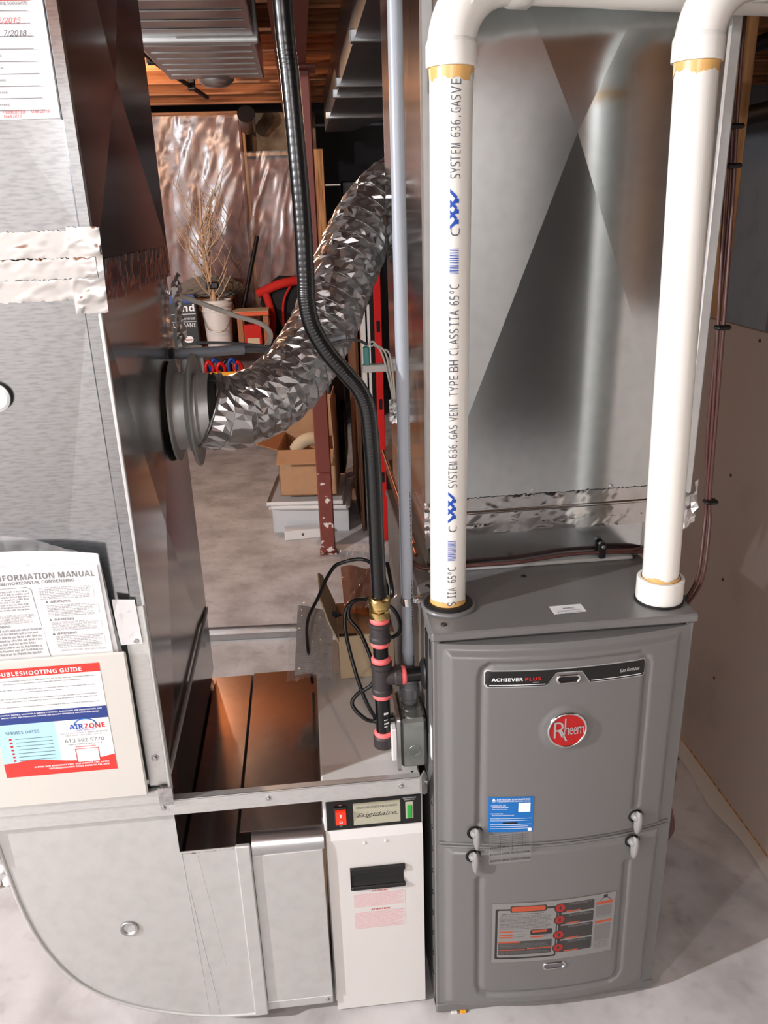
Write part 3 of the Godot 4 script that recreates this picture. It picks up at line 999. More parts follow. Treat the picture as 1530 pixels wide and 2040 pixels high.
func behind_camera():
	# the near end of the room, seen only mirrored in the sheet metal: an added dark doorway with trim, to darken what the plenum mirrors
	var s := sts()
	box(s, Vector3(0.78, 0, 3.185), Vector3(1.75, 2.03, 3.199), 0.002)
	struct("added_door_1", s, M.dark_metal)
	s = sts()
	for x in [0.70, 1.75]:
		box(s, Vector3(x, 0, 3.17), Vector3(x + 0.08, 2.11, 3.199), 0.003)
	box(s, Vector3(0.70, 2.03, 3.17), Vector3(1.83, 2.11, 3.199), 0.003)
	struct("added_trim_1", s, M.drywall_white)


# ---------------------------------------------------------------- return duct, elbow and air cleaner
func facets(st: SurfaceTool, corners: Array, centre: Vector3):
	# a sheet stiffened by a cross break: four flat facets that meet at the centre
	for k in 4:
		var a: Vector3 = corners[k]
		var b: Vector3 = corners[(k + 1) % 4]
		face(st, [a, b, centre], Vector3(-0.6, 1.0, -0.4), [Vector2(a.x + a.z, a.y), Vector2(b.x + b.z, b.y), Vector2(centre.x + centre.z, centre.y)])


func foil_strip(st: SurfaceTool, a: Vector3, b: Vector3, up: Vector3, out: Vector3, seed_: int, bump := 0.0012, cell := 0.006):
	# a band of foil tape from a to b, as tall as up, with small wrinkles proud of the sheet
	var n := noise(1.0, seed_, FastNoiseLite.TYPE_SIMPLEX_SMOOTH, 2)
	var big := bump > 0.006
	cell *= 1.0 if big else 0.5
	var nu := maxi(4, int((b - a).length() / cell))
	var nv := maxi(4, int(up.length() / cell))
	sheet(st, nu, nv, func(u: float, v: float) -> Vector3:
		var edge := minf(minf(u * nu, (1 - u) * nu), minf(v * nv, (1 - v) * nv))
		var w := maxf(0.0, 1.0 - absf(n.get_noise_2d(u * nu * 0.32, v * nv * 0.22)) * 3.0)
		if not big:
			var near_edge := pow(absf(2.0 * v - 1.0), 3.0)
			w = 0.5 * maxf(0.0, n.get_noise_2d(u * nu * 0.06, v * nv * 0.11)) + near_edge * 0.5 * maxf(0.0, n.get_noise_2d(u * nu * 0.13 + 50.0, v * 2.0) - 0.05)
		var rag := 0.0025 * n.get_noise_2d(u * nu * 0.9, 77.0) * (1.0 if v > 0.5 else -1.0) * (2.0 * absf(v - 0.5))
		return a.lerp(b, u) + up * (v + rag / up.length()) + out * (0.0012 + bump * w * (1.0 if edge > 0.5 else 0.2)), not big)


func return_duct():
	var t := thing("return_duct", "tall galvanised return air duct at left with foil taped joint and cream access panel", "duct", Vector3.ZERO)
	var x0 := -0.765
	var x1 := -0.45
	var zb := -0.60
	var s := sts()
	# lower length, its front and right sheets cross broken
	facets(s, [Vector3(x0, 0.60, 0), Vector3(x1 - 0.012, 0.60, 0), Vector3(x1 - 0.012, 1.415, 0), Vector3(x0, 1.415, 0)], Vector3(-0.600, 0.84, -0.010))
	obj("front_sheet", s, M.galvanised, t)
	s = sts()
	facets(s, [Vector3(x1, 0.47, zb), Vector3(x1, 0.47, 0), Vector3(x1, 1.40, 0), Vector3(x1, 1.40, zb)], Vector3(x1 - 0.013, 0.955, -0.32))
	obj("side_sheet", s, M.galvanised_side, t)
	s = sts()
	box(s, Vector3(x0, 0.47, zb), Vector3(x1 - 0.006, 1.40, zb + 0.002))
	box(s, Vector3(x0, 0.47, zb), Vector3(x0 + 0.002, 1.40, 0))
	obj("rear_sheet", s, M.galvanised_side, t)
	# folded corner bead (standing lock seam)
	s = sts()
	box(s, Vector3(x1 - 0.020, 0.60, -0.004), Vector3(x1 + 0.0005, 1.405, 0.0035), 0.002)
	obj("corner_lock", s, M.galvanised, t)
	s = sts()
	box(s, Vector3(x1 - 0.002, 0.60, -0.002), Vector3(x1 + 0.003, 1.42, 0.005), 0.001)
	obj("lock_edge", s, M.galvanised_dull, t)
	# upper length
	s = sts()
	facets(s, [Vector3(x0, 1.47, 0.004), Vector3(x1 + 0.004, 1.47, 0.004), Vector3(x1 + 0.004, 2.128, 0.004), Vector3(x0, 2.128, 0.004)], Vector3(-0.61, 1.8, 0.008))
	obj("front_sheet", s, M.galvanised, t)
	s = sts()
	facets(s, [Vector3(x1 + 0.005, 1.45, zb - 0.02), Vector3(x1 + 0.005, 1.45, 0.003), Vector3(x1 + 0.005, 2.128, 0.003), Vector3(x1 + 0.005, 2.128, zb - 0.02)], Vector3(x1 - 0.006, 1.72, -0.36))
	obj("side_sheet", s, M.galvanised_side, t)
	s = sts()
	box(s, Vector3(x0, 1.45, zb - 0.02), Vector3(x1, 2.128, zb - 0.018))
	box(s, Vector3(x0, 1.45, zb), Vector3(x0 + 0.002, 2.128, 0))
	obj("rear_sheet", s, M.galvanised_side, t)
	s = sts()
	box(s, Vector3(x1 - 0.010, 1.47, 0.002), Vector3(x1 + 0.008, 2.128, 0.008), 0.0025)
	obj("corner_lock", s, M.galvanised, t)
	# joint: drive cleat and three runs of foil tape, front and side
	s = sts()
	box(s, Vector3(x0, 1.434, -0.01), Vector3(x1 + 0.006, 1.462, 0.009), 0.003)
	obj("drive_cleat", s, M.foil_tape, t)
	for e in [[1.462, 1.496, 71], [1.408, 1.436, 72], [1.436, 1.462, 73]]:
		s = sts()
		foil_strip(s, Vector3(x0, e[0], 0.0095 if e[2] == 73 else 0.006), Vector3(x1 + 0.007, e[0], 0.0095 if e[2] == 73 else 0.006), Vector3(0, e[1] - e[0], 0.0), Vector3.BACK, e[2], 0.003)
		obj("foil_tape", s, M.foil_tape, t)
	s = sts()
	foil_strip(s, Vector3(x1 + 0.006, 1.400, 0.006), Vector3(x1 + 0.006, 1.395, zb - 0.01), Vector3(0, 0.058, 0), Vector3.RIGHT, 74, 0.003)
	obj("foil_tape", s, M.foil_tape, t)
	s = sts()
	foil_strip(s, Vector3(x1 - 0.03, 1.39, 0.009), Vector3(x1 + 0.012, 1.39, 0.007), Vector3(0.004, 0.11, 0), Vector3(0.7, 0, 0.7), 75, 0.005, 0.005)
	obj("foil_corner", s, M.foil_tape, t)
	s = sts()
	foil_strip(s, Vector3(x1 + 0.008, 1.24, zb + 0.02), Vector3(x1 + 0.014, 1.26, zb - 0.05), Vector3(0, 0.14, 0.0), Vector3(0.8, 0, 0.2), 76, 0.012, 0.007)
	obj("foil_patch", s, M.foil, t)
	# seam at the foot of the side and flange with screws
	s = sts()
	box(s, Vector3(x1 - 0.001, 0.628, zb), Vector3(x1 + 0.004, 0.640, 0.0), 0.001)
	obj("side_seam", s, M.galvanised_dull, t)
	s = sts()
	box(s, Vector3(-0.484, 0.612, 0.0), Vector3(x1 + 0.002, 0.95, 0.005), 0.0015)
	box(s, Vector3(-0.4535, 0.60, 0.004), Vector3(-0.448, 0.95, 0.010), 0.0015)
	obj("flange", s, M.bar_metal, t)
	for y in [0.891, 0.668]:
		s = sts()
		screw(s, Vector3(-0.468, y, 0.005), Vector3.BACK, 0.0045)
		obj("screw", s, M.steel, t)
	# plugged test hole at the left
	s = sts()
	lathe(s, [Vector2(0.02, 0), Vector2(0.02, 0.003), Vector2(0.016, 0.004), Vector2(0.014, 0.001), Vector2(0, 0.001)], Transform3D(Basis(Vector3.RIGHT, PI / 2), Vector3(-0.606, 1.282, 0.004)), 28)
	obj("hole_plug", s, M.galvanised_dull, t)
	# cream access panel, bottom lip, strip under it
	s = sts()
	box(s, Vector3(-0.76, 0.607, 0.0170), Vector3(-0.4835, 0.880, 0.0225), 0.0025)
	obj("access_panel", s, M.cream_panel, t)
	s = sts()
	box(s, Vector3(-0.78, 0.580, 0.0), Vector3(-0.4475, 0.606, 0.012), 0.002)
	obj("bottom_lip", s, M.bar_metal, t)
	s = sts()
	foil_strip(s, Vector3(-0.47, 0.577, 0.012), Vector3(-0.4465, 0.577, 0.012), Vector3(0, 0.034, 0), Vector3.BACK, 78, 0.003, 0.004)
	obj("foil_corner", s, M.foil_tape, t)
	# round take-off collar on the right side
	var xf := Transform3D(Basis(Vector3.UP, Vector3.RIGHT, Vector3.FORWARD), Vector3(x1, 1.135, -0.505))
	s = sts()
	lathe(s, [Vector2(0.102, 0.0), Vector2(0.102, 0.004), Vector2(0.08, 0.006), Vector2(0.076, 0.03)], xf, 40)
	lathe(s, [Vector2(0.076, 0.028), Vector2(0.113, 0.040), Vector2(0.116, 0.043), Vector2(0.113, 0.046), Vector2(0.076, 0.043)], xf, 48)
	lathe(s, [Vector2(0.076, 0.03), Vector2(0.079, 0.033), Vector2(0.076, 0.036), Vector2(0.075, 0.05), Vector2(0.079, 0.053), Vector2(0.075, 0.056), Vector2(0.074, 0.075)], xf, 40)
	obj("collar", s, M.galvanised_dull, t)
	s = sts()
	box(s, Vector3(x1 + 0.004, 1.02, -0.612), Vector3(x1 + 0.055, 1.25, -0.606), 0.001, Transform3D())
	obj("collar_flange", s, M.galvanised_dull, t)


func elbow():
	var t := thing("return_elbow", "big galvanised return elbow with curved heel on the floor under the left duct", "duct", Vector3.ZERO)
	var zf := -0.012
	var zb := -0.585
	var heel := [Vector2(-0.757, 0.505), Vector2(-0.752, 0.439), Vector2(-0.744, 0.363), Vector2(-0.730, 0.292), Vector2(-0.709, 0.231), Vector2(-0.681, 0.179), Vector2(-0.642, 0.135), Vector2(-0.590, 0.098), Vector2(-0.527, 0.070), Vector2(-0.443, 0.046), Vector2(-0.375, 0.038), Vector2(-0.333, 0.038)]
	var poly := [Vector2(-0.757, 0.58)]
	var smooth := []
	for k in heel.size() - 1:
		for j in 4:
			smooth.append(heel[k].cubic_interpolate(heel[k + 1], heel[maxi(k - 1, 0)], heel[mini(k + 2, heel.size() - 1)], j / 4.0))
	smooth.append(heel[-1])
	poly.append_array(smooth)
	poly.append_array([Vector2(-0.333, 0.452), Vector2(-0.455, 0.452), Vector2(-0.455, 0.58)])
	var s := sts()
	prism(s, poly, zf - 0.002, zf)
	obj("front_cheek", s, M.galvanised_dull, t)
	s = sts()
	prism(s, poly, zb, zb + 0.002)
	obj("rear_cheek", s, M.galvanised_dull, t)
	s = sts()
	sheet(s, smooth.size() - 1, 1, func(u: float, v: float) -> Vector3:
		var q: Vector2 = smooth[roundi(u * (smooth.size() - 1))]
		return Vector3(q.x, q.y, lerpf(zf, zb, v)))
	obj("heel_sheet", s, M.galvanised_dull, t)
	# raised rim where the heel is locked to the cheek
	s = sts()
	var rim := []
	for q in smooth:
		rim.append(Vector3(q.x, q.y, zf))
	tube(s, rim, 0.004, 8)
	obj("heel_seam", s, M.galvanised_dull, t)
	# throat: the upright and the flat top behind it
	s = sts()
	sheet(s, 4, 10, func(u: float, v: float) -> Vector3: return Vector3(-0.455 + 0.003 * sin(u * PI), lerpf(0.452, 0.58, u), lerpf(zf, zb, v)))
	obj("throat_side", s, M.galvanised_side, t)
	s = sts()
	box(s, Vector3(-0.455, 0.450, zb), Vector3(-0.3575, 0.4525, zf), 0.0005)
	obj("throat_top", s, M.galvanised_side, t)
	s = sts()
	box(s, Vector3(-0.352, 0.450, zb), Vector3(-0.2, 0.456, zf - 0.03), 0.001)
	obj("filter_top", s, M.galvanised_side, t)
	# the front edge of the filter section turns down to its face
	s = sts()
	sheet(s, 1, 8, func(u: float, v: float) -> Vector3:
		var a := v * PI / 2
		return Vector3(lerpf(-0.330, -0.2, u), 0.424 + 0.032 * cos(a), zf - 0.034 + 0.03 * sin(a)))
	obj("filter_brow", s, M.galvanised_duct, t)
	# standing seam strip and the filter section's face
	s = sts()
	box(s, Vector3(-0.357, 0.036, zf - 0.004), Vector3(-0.331, 0.455, zf + 0.006), 0.002)
	obj("standing_seam", s, M.galvanised_dull, t)
	s = sts()
	box(s, Vector3(-0.331, 0.06, zf - 0.008), Vector3(-0.203, 0.424, zf - 0.002), 0.001)
	obj("filter_door", s, M.galvanised_dull, t)
	s = sts()
	box(s, Vector3(-0.335, 0.036, zb), Vector3(-0.203, 0.058, zf - 0.004), 0.002)
	obj("filter_base", s, M.galvanised_dull, t)
	for y in [0.056]:
		s = sts()
		screw(s, Vector3(-0.214, y - 0.008, zf - 0.004), Vector3.BACK, 0.003)
		obj("screw", s, M.steel, t)
	# faint pressed lines on the cheek, then the plug
	for e in [[Vector2(-0.452, 0.448), Vector2(-0.444, 0.045), 0.0008], [Vector2(-0.447, 0.36), Vector2(-0.424, 0.045), 0.0008], [Vector2(-0.425, 0.44), Vector2(-0.40, 0.17), 0.0005]]:
		s = sts()
		tube(s, [Vector3(e[0].x, e[0].y, zf - e[2] * 0.3), Vector3(e[1].x, e[1].y, zf - e[2] * 0.3)], e[2], 6)
		obj("pressed_line", s, M.galvanised_dull, t)
	s = sts()
	lathe(s, [Vector2(0.0165, 0), Vector2(0.0165, 0.002), Vector2(0.0145, 0.003), Vector2(0.0115, 0.0005), Vector2(0.009, -0.003), Vector2(0, -0.004)], Transform3D(Basis(Vector3.RIGHT, PI / 2), Vector3(-0.565, 0.288, zf + 0.0015)), 30, false)
	obj("hole_plug", s, M.steel, t)
	# foil wraps at the throat corner
	s = sts()
	foil_strip(s, Vector3(-0.455, 0.446, zf + 0.001), Vector3(-0.36, 0.4465, zf + 0.001), Vector3(0, 0.004, -0.03), Vector3.UP, 79, 0.003, 0.004)
	obj("foil_tape", s, M.foil_tape, t)
	# feet that carry the elbow
	for x in [-0.52, -0.26]:
		s = sts()
		box(s, Vector3(x, 0, -0.5), Vector3(x + 0.04, 0.06 if x < -0.4 else 0.04, -0.12), 0.002)
		obj("support_block", s, M.stud_wood, t)
	# flat steel bar that ties duct and furnace together
	t = thing("steel_strap", "long flat galvanised bar screwed across from the left duct to the furnace", "strap", Vector3.ZERO)
	s = sts()
	box(s, Vector3(-0.80, 0.546, 0.0005), Vector3(-0.024, 0.578, 0.0035), 0.001)
	box(s, Vector3(-0.80, 0.5755, -0.012), Vector3(-0.024, 0.578, 0.0035), 0.0006)
	obj("bar", s, M.bar_metal, t)
	s = sts()
	prism(s, [Vector2(0, -0.016), Vector2(0, 0.020), Vector2(0.012, 0.024), Vector2(0.022, 0.004), Vector2(0.020, -0.030), Vector2(0.010, -0.026)], 0, 0.002, Transform3D(Basis(Vector3.UP, 0.9), Vector3(-0.024, 0.560, 0.002)))
	obj("bent_tab", s, M.bar_metal, t)
	for x in [-0.467, -0.289, -0.058]:
		s = sts()
		screw(s, Vector3(x, 0.5635, 0.0035), Vector3.BACK, 0.0035)
		obj("screw", s, M.steel, t)
	s = sts()
	screw(s, Vector3(-0.012, 0.556, -0.012), Vector3(0.75, 0, 0.6), 0.0045)
	obj("screw", s, M.steel, t)


func air_cleaner():
	var t := thing("air_cleaner", "white electronic air cleaner cabinet with black control band, between elbow and furnace", "air cleaner", Vector3(-0.1985, 0, -0.03))
	var w := 0.184
	var h := 0.525
	var s := sts()
	box(s, Vector3(0, 0.004, -0.57), Vector3(w, h, -0.012), 0.003)
	obj("cabinet", s, M.white_paint, t)
	s = sts()
	box(s, Vector3(0.001, 0.448, -0.016), Vector3(w - 0.002, h - 0.001, -0.002), 0.002)
	obj("control_frame", s, M.white_paint, t)
	s = sts()
	box(s, Vector3(0.006, 0.450, -0.004), Vector3(w - 0.005, 0.514, 0.0), 0.001)
	var band := obj("control_band", s, M.black_plastic, t)
	# slide-off cover with a folded top edge
	s = sts()
	prism(s, [Vector2(-0.014, 0.006), Vector2(0.006, 0.006), Vector2(0.006, 0.432), Vector2(-0.004, 0.447), Vector2(-0.014, 0.447)], 0.003, w - 0.003, Transform3D(Basis(Vector3.BACK, Vector3.UP, Vector3.LEFT), Vector3(w, 0, 0)))
	var door := obj("cover", s, M.white_paint, t)
	for x in [0.073, 0.112]:
		s = sts()
		ball(s, Vector3(x, 0.421, 0.006), Vector3(0.0035, 0.0035, 0.002), 6)
		obj("rivet", s, M.white_paint, door)
	# black finger pull: a channel with two lips
	s = sts()
	box(s, Vector3(0.044, 0.352, 0.0055), Vector3(0.146, 0.366, 0.012), 0.002)
	box(s, Vector3(0.044, 0.314, 0.0055), Vector3(0.146, 0.324, 0.013), 0.002)
	sheet(s, 1, 8, func(u: float, v: float) -> Vector3: return Vector3(lerpf(0.045, 0.143, u), lerpf(0.323, 0.353, v), 0.010 - 0.0035 * sin(v * PI)))
	box(s, Vector3(0.043, 0.314, 0.0055), Vector3(0.0455, 0.366, 0.0115), 0.001)
	obj("finger_pull", s, M.black_plastic, door)
	# red print on the cover
	var lay := plane_map(Vector3(0, 0, 0.0063), Vector3.RIGHT, Vector3.UP)
	var at := func(x: float, y: float) -> Callable: return plane_map(Vector3(x, y, 0.0064), Vector3.RIGHT, Vector3.UP)
	s = sts()
	letters(s, "CAUTION", 0.0040, at.call(0.097, 0.303), {"bold": true, "align": 1, "wide": 1.2})
	letters(s, "ATTENTION", 0.0040, at.call(0.097, 0.2575), {"bold": true, "align": 1, "wide": 1.2})
	obj("red_heading", s, M.ink_red, door)
	for e in [[0.2675, 0.300], [0.2135, 0.2545]]:
		s = sts()
		face(s, [Vector3(0.047, e[1], 0.0063), Vector3(0.145, e[1], 0.0063), Vector3(0.145, e[0], 0.0063), Vector3(0.047, e[0], 0.0063)], Vector3(0.1, 0.2, -1), [Vector2(0, 0), Vector2(1, 0), Vector2(1, 1), Vector2(0, 1)])
		obj("print_block", s, printed("caution_print", Color(0.80, 0.76, 0.75), Color(0.80, 0.52, 0.54), 14, 9, 0.88), door)
	# rocker switch, nameplate, gauge on the band
	s = sts()
	box(s, Vector3(0.020, 0.463, -0.001), Vector3(0.044, 0.502, 0.004), 0.0015)
	var sw := obj("rocker_switch", s, M.black_rubber, t)
	s = sts()
	prism(s, [Vector2(0.001, 0.466), Vector2(0.0055, 0.466), Vector2(0.0105, 0.499), Vector2(0.001, 0.499)], 0.0225, 0.0415, Transform3D(Basis(Vector3.BACK, Vector3.UP, Vector3.LEFT), Vector3(0.064, 0, 0)))
	obj("rocker", s, M.switch_red, sw)
	s = sts()
	letters(s, "I", 0.008, plane_map(Vector3(0.032, 0.4855, 0.0098), Vector3.RIGHT, Vector3(0, 1, 0.15)), {"align": 1, "bold": true})
	letters(s, "O", 0.006, plane_map(Vector3(0.032, 0.471, 0.0078), Vector3.RIGHT, Vector3(0, 1, 0.15)), {"align": 1, "bold": true})
	obj("switch_mark", s, M.ink_white, sw)
	s = sts()
	box(s, Vector3(0.055, 0.458, -0.001), Vector3(0.141, 0.507, 0.0012), 0.0008)
	var plate := obj("nameplate", s, M.putty_plate, t)
	s = sts()
	letters(s, "HIGH EFFICIENCY AIR CLEANER", 0.0046, plane_map(Vector3(0.098, 0.4945, 0.0014), Vector3.RIGHT, Vector3.UP), {"w": 0.074, "align": 1})
	letters(s, "Frigidaire", 0.0115, plane_map(Vector3(0.060, 0.4735, 0.0014), Vector3.RIGHT, Vector3.UP), {"w": 0.070, "slant": 0.55})
	box(s, Vector3(0.064, 0.4765, 0.0012), Vector3(0.136, 0.4772, 0.0014))
	obj("lettering", s, M.ink_black, plate)
	s = sts()
	box(s, Vector3(0.1505, 0.4625, -0.001), Vector3(0.165, 0.500, 0.0016), 0.001)
	var gauge := obj("gauge", s, M.putty_plate, t)
	s = sts()
	box(s, Vector3(0.1535, 0.465, 0.001), Vector3(0.162, 0.493, 0.0028), 0.001)
	obj("gauge_window", s, M.gauge_green, gauge)
	s = sts()
	letters(s, "ON", 0.0022, plane_map(Vector3(0.032, 0.5045, 0.0003), Vector3.RIGHT, Vector3.UP), {"align": 1})
	letters(s, "OFF", 0.0022, plane_map(Vector3(0.032, 0.4585, 0.0003), Vector3.RIGHT, Vector3.UP), {"align": 1})
	letters(s, "PERFORMANCE", 0.0024, plane_map(Vector3(0.158, 0.5075, 0.0003), Vector3.RIGHT, Vector3.UP), {"w": 0.024, "align": 1, "bold": true})
	letters(s, "INDICATOR", 0.0024, plane_map(Vector3(0.158, 0.5035, 0.0003), Vector3.RIGHT, Vector3.UP), {"w": 0.019, "align": 1, "bold": true})
	obj("lettering", s, M.ink_light, band)
	# sticker strip along the top's front edge
	s = sts()
	box(s, Vector3(0.045, h - 0.0005, -0.045), Vector3(0.142, h + 0.0004, -0.020))
	var strip := obj("label_strip", s, M.label_silver, t)
	s = sts()
	letters(s, "ELECTRONIC AIR CLEANER", 0.006, plane_map(Vector3(0.094, h + 0.0007, -0.026), Vector3.RIGHT, Vector3.FORWARD), {"w": 0.058, "align": 1, "bold": true})
	obj("lettering", s, M.ink_black, strip)
	for e in [[Vector3(0.155, h, -0.09), 0.0025], [Vector3(0.17, h, -0.05), 0.002]]:
		s = sts()
		lathe(s, [Vector2(e[1], 0), Vector2(e[1], 0.0006), Vector2(0, 0.0006)], Transform3D(Basis(), e[0]), 10)
		obj("screw_hole", s, M.ink_black, t)


func printed(called: String, ground: Color, ink: Color, lines: int, seed_: int, fill := 0.8, gap := 0.45) -> StandardMaterial3D:
	# rows of small unreadable print
	if M.has(called):
		return M[called]
	var w := 384
	var h := lines * 10
	var im := Image.create(w, h, false, Image.FORMAT_RGB8)
	im.fill(ground)
	var r := RandomNumberGenerator.new()
	r.seed = seed_
	for k in lines:
		var x := 4
		var end := int(w * (fill if k % 5 == 4 else 1.0) * r.randf_range(0.9, 1.0)) - 4
		while x < end:
			var word := r.randi_range(8, 30)
			var q := x
			while q < mini(x + word, end):
				var lw := r.randi_range(2, 4)
				var lh := r.randi_range(4, 6)
				im.fill_rect(Rect2i(q, k * 10 + 2 + (6 - lh), lw, int(lh * (1.0 - gap)) + 2), ink.lerp(ground, r.randf() * 0.35))
				q += lw + 1
			x += word + 5
	var m := mat(called, Color.WHITE, 0.6)
	m.albedo_texture = ImageTexture.create_from_image(im)
	return m


# ---------------------------------------------------------------- furnace
const FW := 0.4445


func door_z(x: float, y: float) -> float:
	# the bowed, pressed skin of the two doors
	var t := (x - 0.222) / 0.218
	var z := 0.008 + 0.026 * (1.0 - t * t)
	var y0 := 0.447 if y > 0.43 else 0.040
	var y1 := 0.830 if y > 0.43 else 0.413
	if y > 0.43:
		y0 = 0.436
	else:
		y1 = 0.424
	var inset := minf(minf(x - 0.020, 0.418 - x), minf(y - y0, y1 - y))
	z += 0.010 * smoothstep(-0.004, 0.010, inset) - 0.004
	var d := 9.0
	var p := Vector2(x, y)
	var path: Array = [Vector2(0.077, 0.487), Vector2(0.077, 0.786), Vector2(0.080, 0.800), Vector2(0.091, 0.808), Vector2(0.342, 0.808), Vector2(0.354, 0.801), Vector2(0.358, 0.788), Vector2(0.361, 0.495)]
	if y <= 0.43:
		path = [Vector2(0.078, 0.358), Vector2(0.080, 0.093), Vector2(0.084, 0.079), Vector2(0.096, 0.072), Vector2(0.340, 0.072), Vector2(0.353, 0.080), Vector2(0.358, 0.094), Vector2(0.354, 0.366)]
	for k in path.size() - 1:
		var q := Geometry2D.get_closest_point_to_segment(p, path[k], path[k + 1])
		d = minf(d, p.distance_to(q))
	if d < 0.0105:
		z -= 0.0052 * (0.5 + 0.5 * cos(PI * d / 0.0105))
	if y > 0.43:
		# boss round the badge
		var r := p.distance_to(Vector2(0.2205, 0.681))
		z += 0.003 * smoothstep(0.048, 0.036, r)
	return z


func on_door(x0: float, y0: float, lift := 0.0006) -> Callable:
	return func(x: float, y: float) -> Vector3: return Vector3(x0 + x, y0 + y, door_z(x0 + x, y0 + y) + lift)


func door_patch(st: SurfaceTool, x0: float, x1: float, y0: float, y1: float, lift: float, nu := 16, nv := 6):
	sheet(st, nu, nv, func(u: float, v: float) -> Vector3:
		var x := lerpf(x0, x1, u)
		var y := lerpf(y1, y0, v)
		return Vector3(x, y, door_z(x, y) + lift))


func oval(cx: float, cy: float, a: float, r: float, n := 10) -> Array:
	return rounded(cx - a, cy - r, cx + a, cy + r, r * 0.98, n)


func furnace():
	var t := thing("furnace", "grey upright gas furnace with two bowed doors and a round red badge", "furnace", Vector3.ZERO)
	var s := sts()
	# casing: sides, back and bottom rail
	box(s, Vector3(0, 0.004, -0.72), Vector3(FW, 0.846, -0.001), 0.003)
	var casing := obj("casing", s, M.furnace_paint, t)
	for x in [0.0, FW - 0.013]:
		s = sts()
		box(s, Vector3(x, 0.02, -0.01), Vector3(x + 0.013, 0.846, 0.004), 0.002)
		obj("front_rail", s, M.furnace_paint, t)
	for x in [0.0145, FW - 0.0195]:
		s = sts()
		box(s, Vector3(x, 0.03, -0.01), Vector3(x + 0.005, 0.842, 0.003), 0.001)
		obj("rail_fold", s, M.furnace_paint, t)
	s = sts()
	box(s, Vector3(0.0, 0.004, -0.02), Vector3(FW, 0.026, 0.007), 0.002)
	obj("base_rail", s, M.furnace_paint, t)
	s = sts()
	box(s, Vector3(-0.003, 0.848, -0.72), Vector3(FW + 0.003, 0.864, 0.012), 0.003)
	obj("top_panel", s, M.furnace_paint, t)
	# doors
	for e in [["upper_door", 0.434, 0.842], ["lower_door", 0.029, 0.426]]:
		s = sts()
		var y0: float = e[1]
		var y1: float = e[2]
		var nu := 150
		var nv := 140
		var sk := func(u: float, v: float) -> Vector3:
			var x := lerpf(0.007, FW - 0.007, u)
			var y := lerpf(y0, y1, v)
			return Vector3(x, y, door_z(x, y))
		sheet(s, nu, nv, sk)
		for v in [0.0, 1.0]:
			sheet(s, nu, 1, func(u: float, w: float) -> Vector3: return (sk.call(u, v) as Vector3) * Vector3(1, 1, w) + Vector3(0, 0, -0.012 * (1 - w)), false)
		for u in [0.0, 1.0]:
			sheet(s, 1, nv, func(w: float, v: float) -> Vector3: return (sk.call(u, v) as Vector3) * Vector3(1, 1, w) + Vector3(0, 0, -0.012 * (1 - w)), false)
		obj(e[0], s, M.furnace_paint, t)
	# rolled lips where the doors meet
	for y in [0.4335, 0.4265]:
		s = sts()
		var lip := []
		for k in 41:
			var x := lerpf(0.008, FW - 0.008, k / 40.0)
			lip.append(Vector3(x, y, door_z(x, 0.4345 if y > 0.43 else 0.4255) + 0.0006))
		tube(s, lip, 0.0028, 8)
		obj("door_lip", s, M.furnace_paint, t)
	# latches: cup, stem and paddle
	for e in [[0.0715, 0.4605, 0.0], [0.0695, 0.4075, 0.0], [0.3655, 0.4635, 0.05], [0.3635, 0.4075, 0.05]]:
		var z := door_z(e[0], e[1])
		s = sts()
		var pts := []
		for k in 9:
			pts.append(Vector2(lerpf(0.0062, 0.0074, k / 8.0) if k < 5 else lerpf(0.0074, 0.0044, (k - 4) / 4.0), lerpf(0.021, -0.021, k / 8.0)))
		sheet(s, 8, 14, func(u: float, v: float) -> Vector3:
			var half := 0.0072 * pow(sin(clampf(v, 0.03, 0.97) * PI), 0.35) * lerpf(1.05, 0.78, v)
			var a := (u - 0.5) * 2.0
			return Vector3(a * half, lerpf(0.020, -0.022, v), 0.013 * (1.0 - absf(pow(a, 3.0)) * 0.75) * pow(sin(clampf(v, 0.02, 0.98) * PI), 0.25) + 0.004))
		ball(s, Vector3(-0.001, 0.008, 0.004), Vector3(0.010, 0.008, 0.011), 8)
		var latch := obj("door_latch", s, M.latch_grey, t)
		latch.position = Vector3(e[0], e[1], z - 0.001)
		latch.rotation.z = -e[2]
		latch.scale = Vector3(1.15, 1.12, 1.1)
		s = sts()
		lathe(s, [Vector2(0.0115, 0.0), Vector2(0.0125, 0.002), Vector2(0.0095, 0.002), Vector2(0.0085, -0.0005), Vector2(0, -0.0005)], Transform3D(Basis(Vector3.RIGHT, PI / 2), Vector3(-0.003, 0.008, 0.0012)), 24)
		obj("latch_cup", s, M.black_plastic, latch)
	# name strip with a dip for the sight glass
	var top := func(x: float) -> float: return 0.7985
	var low := func(x: float) -> float:
		var k := clampf(minf(x - 0.183, 0.256 - x) / 0.015, 0.0, 1.0)
		return 0.7685 + 0.0235 * k
	var plate_mesh := func(grow: float, lift: float, a: float, b: float, y_lo: Callable, y_hi: Callable) -> SurfaceTool:
		var q := sts()
		sheet(q, 90, 4, func(u: float, v: float) -> Vector3:
			var x := lerpf(a - grow, b + grow, u)
			var cut := 0.004 * (pow(1 - minf(1.0, minf(u, 1 - u) * 60.0), 2.0))
			var y := lerpf((y_hi.call(x) as float) + grow - cut, (y_lo.call(x) as float) - grow + cut, v)
			return Vector3(x, y, door_z(x, y) + lift))
		return q
	s = plate_mesh.call(0.0012, 0.0007, 0.082, 0.353, low, top)
	var strip := obj("name_strip", s, M.label_silver, t)
	s = plate_mesh.call(-0.0005, 0.0010, 0.082, 0.353, low, top)
	obj("black_field", s, M.ink_black, strip)
	s = sts()
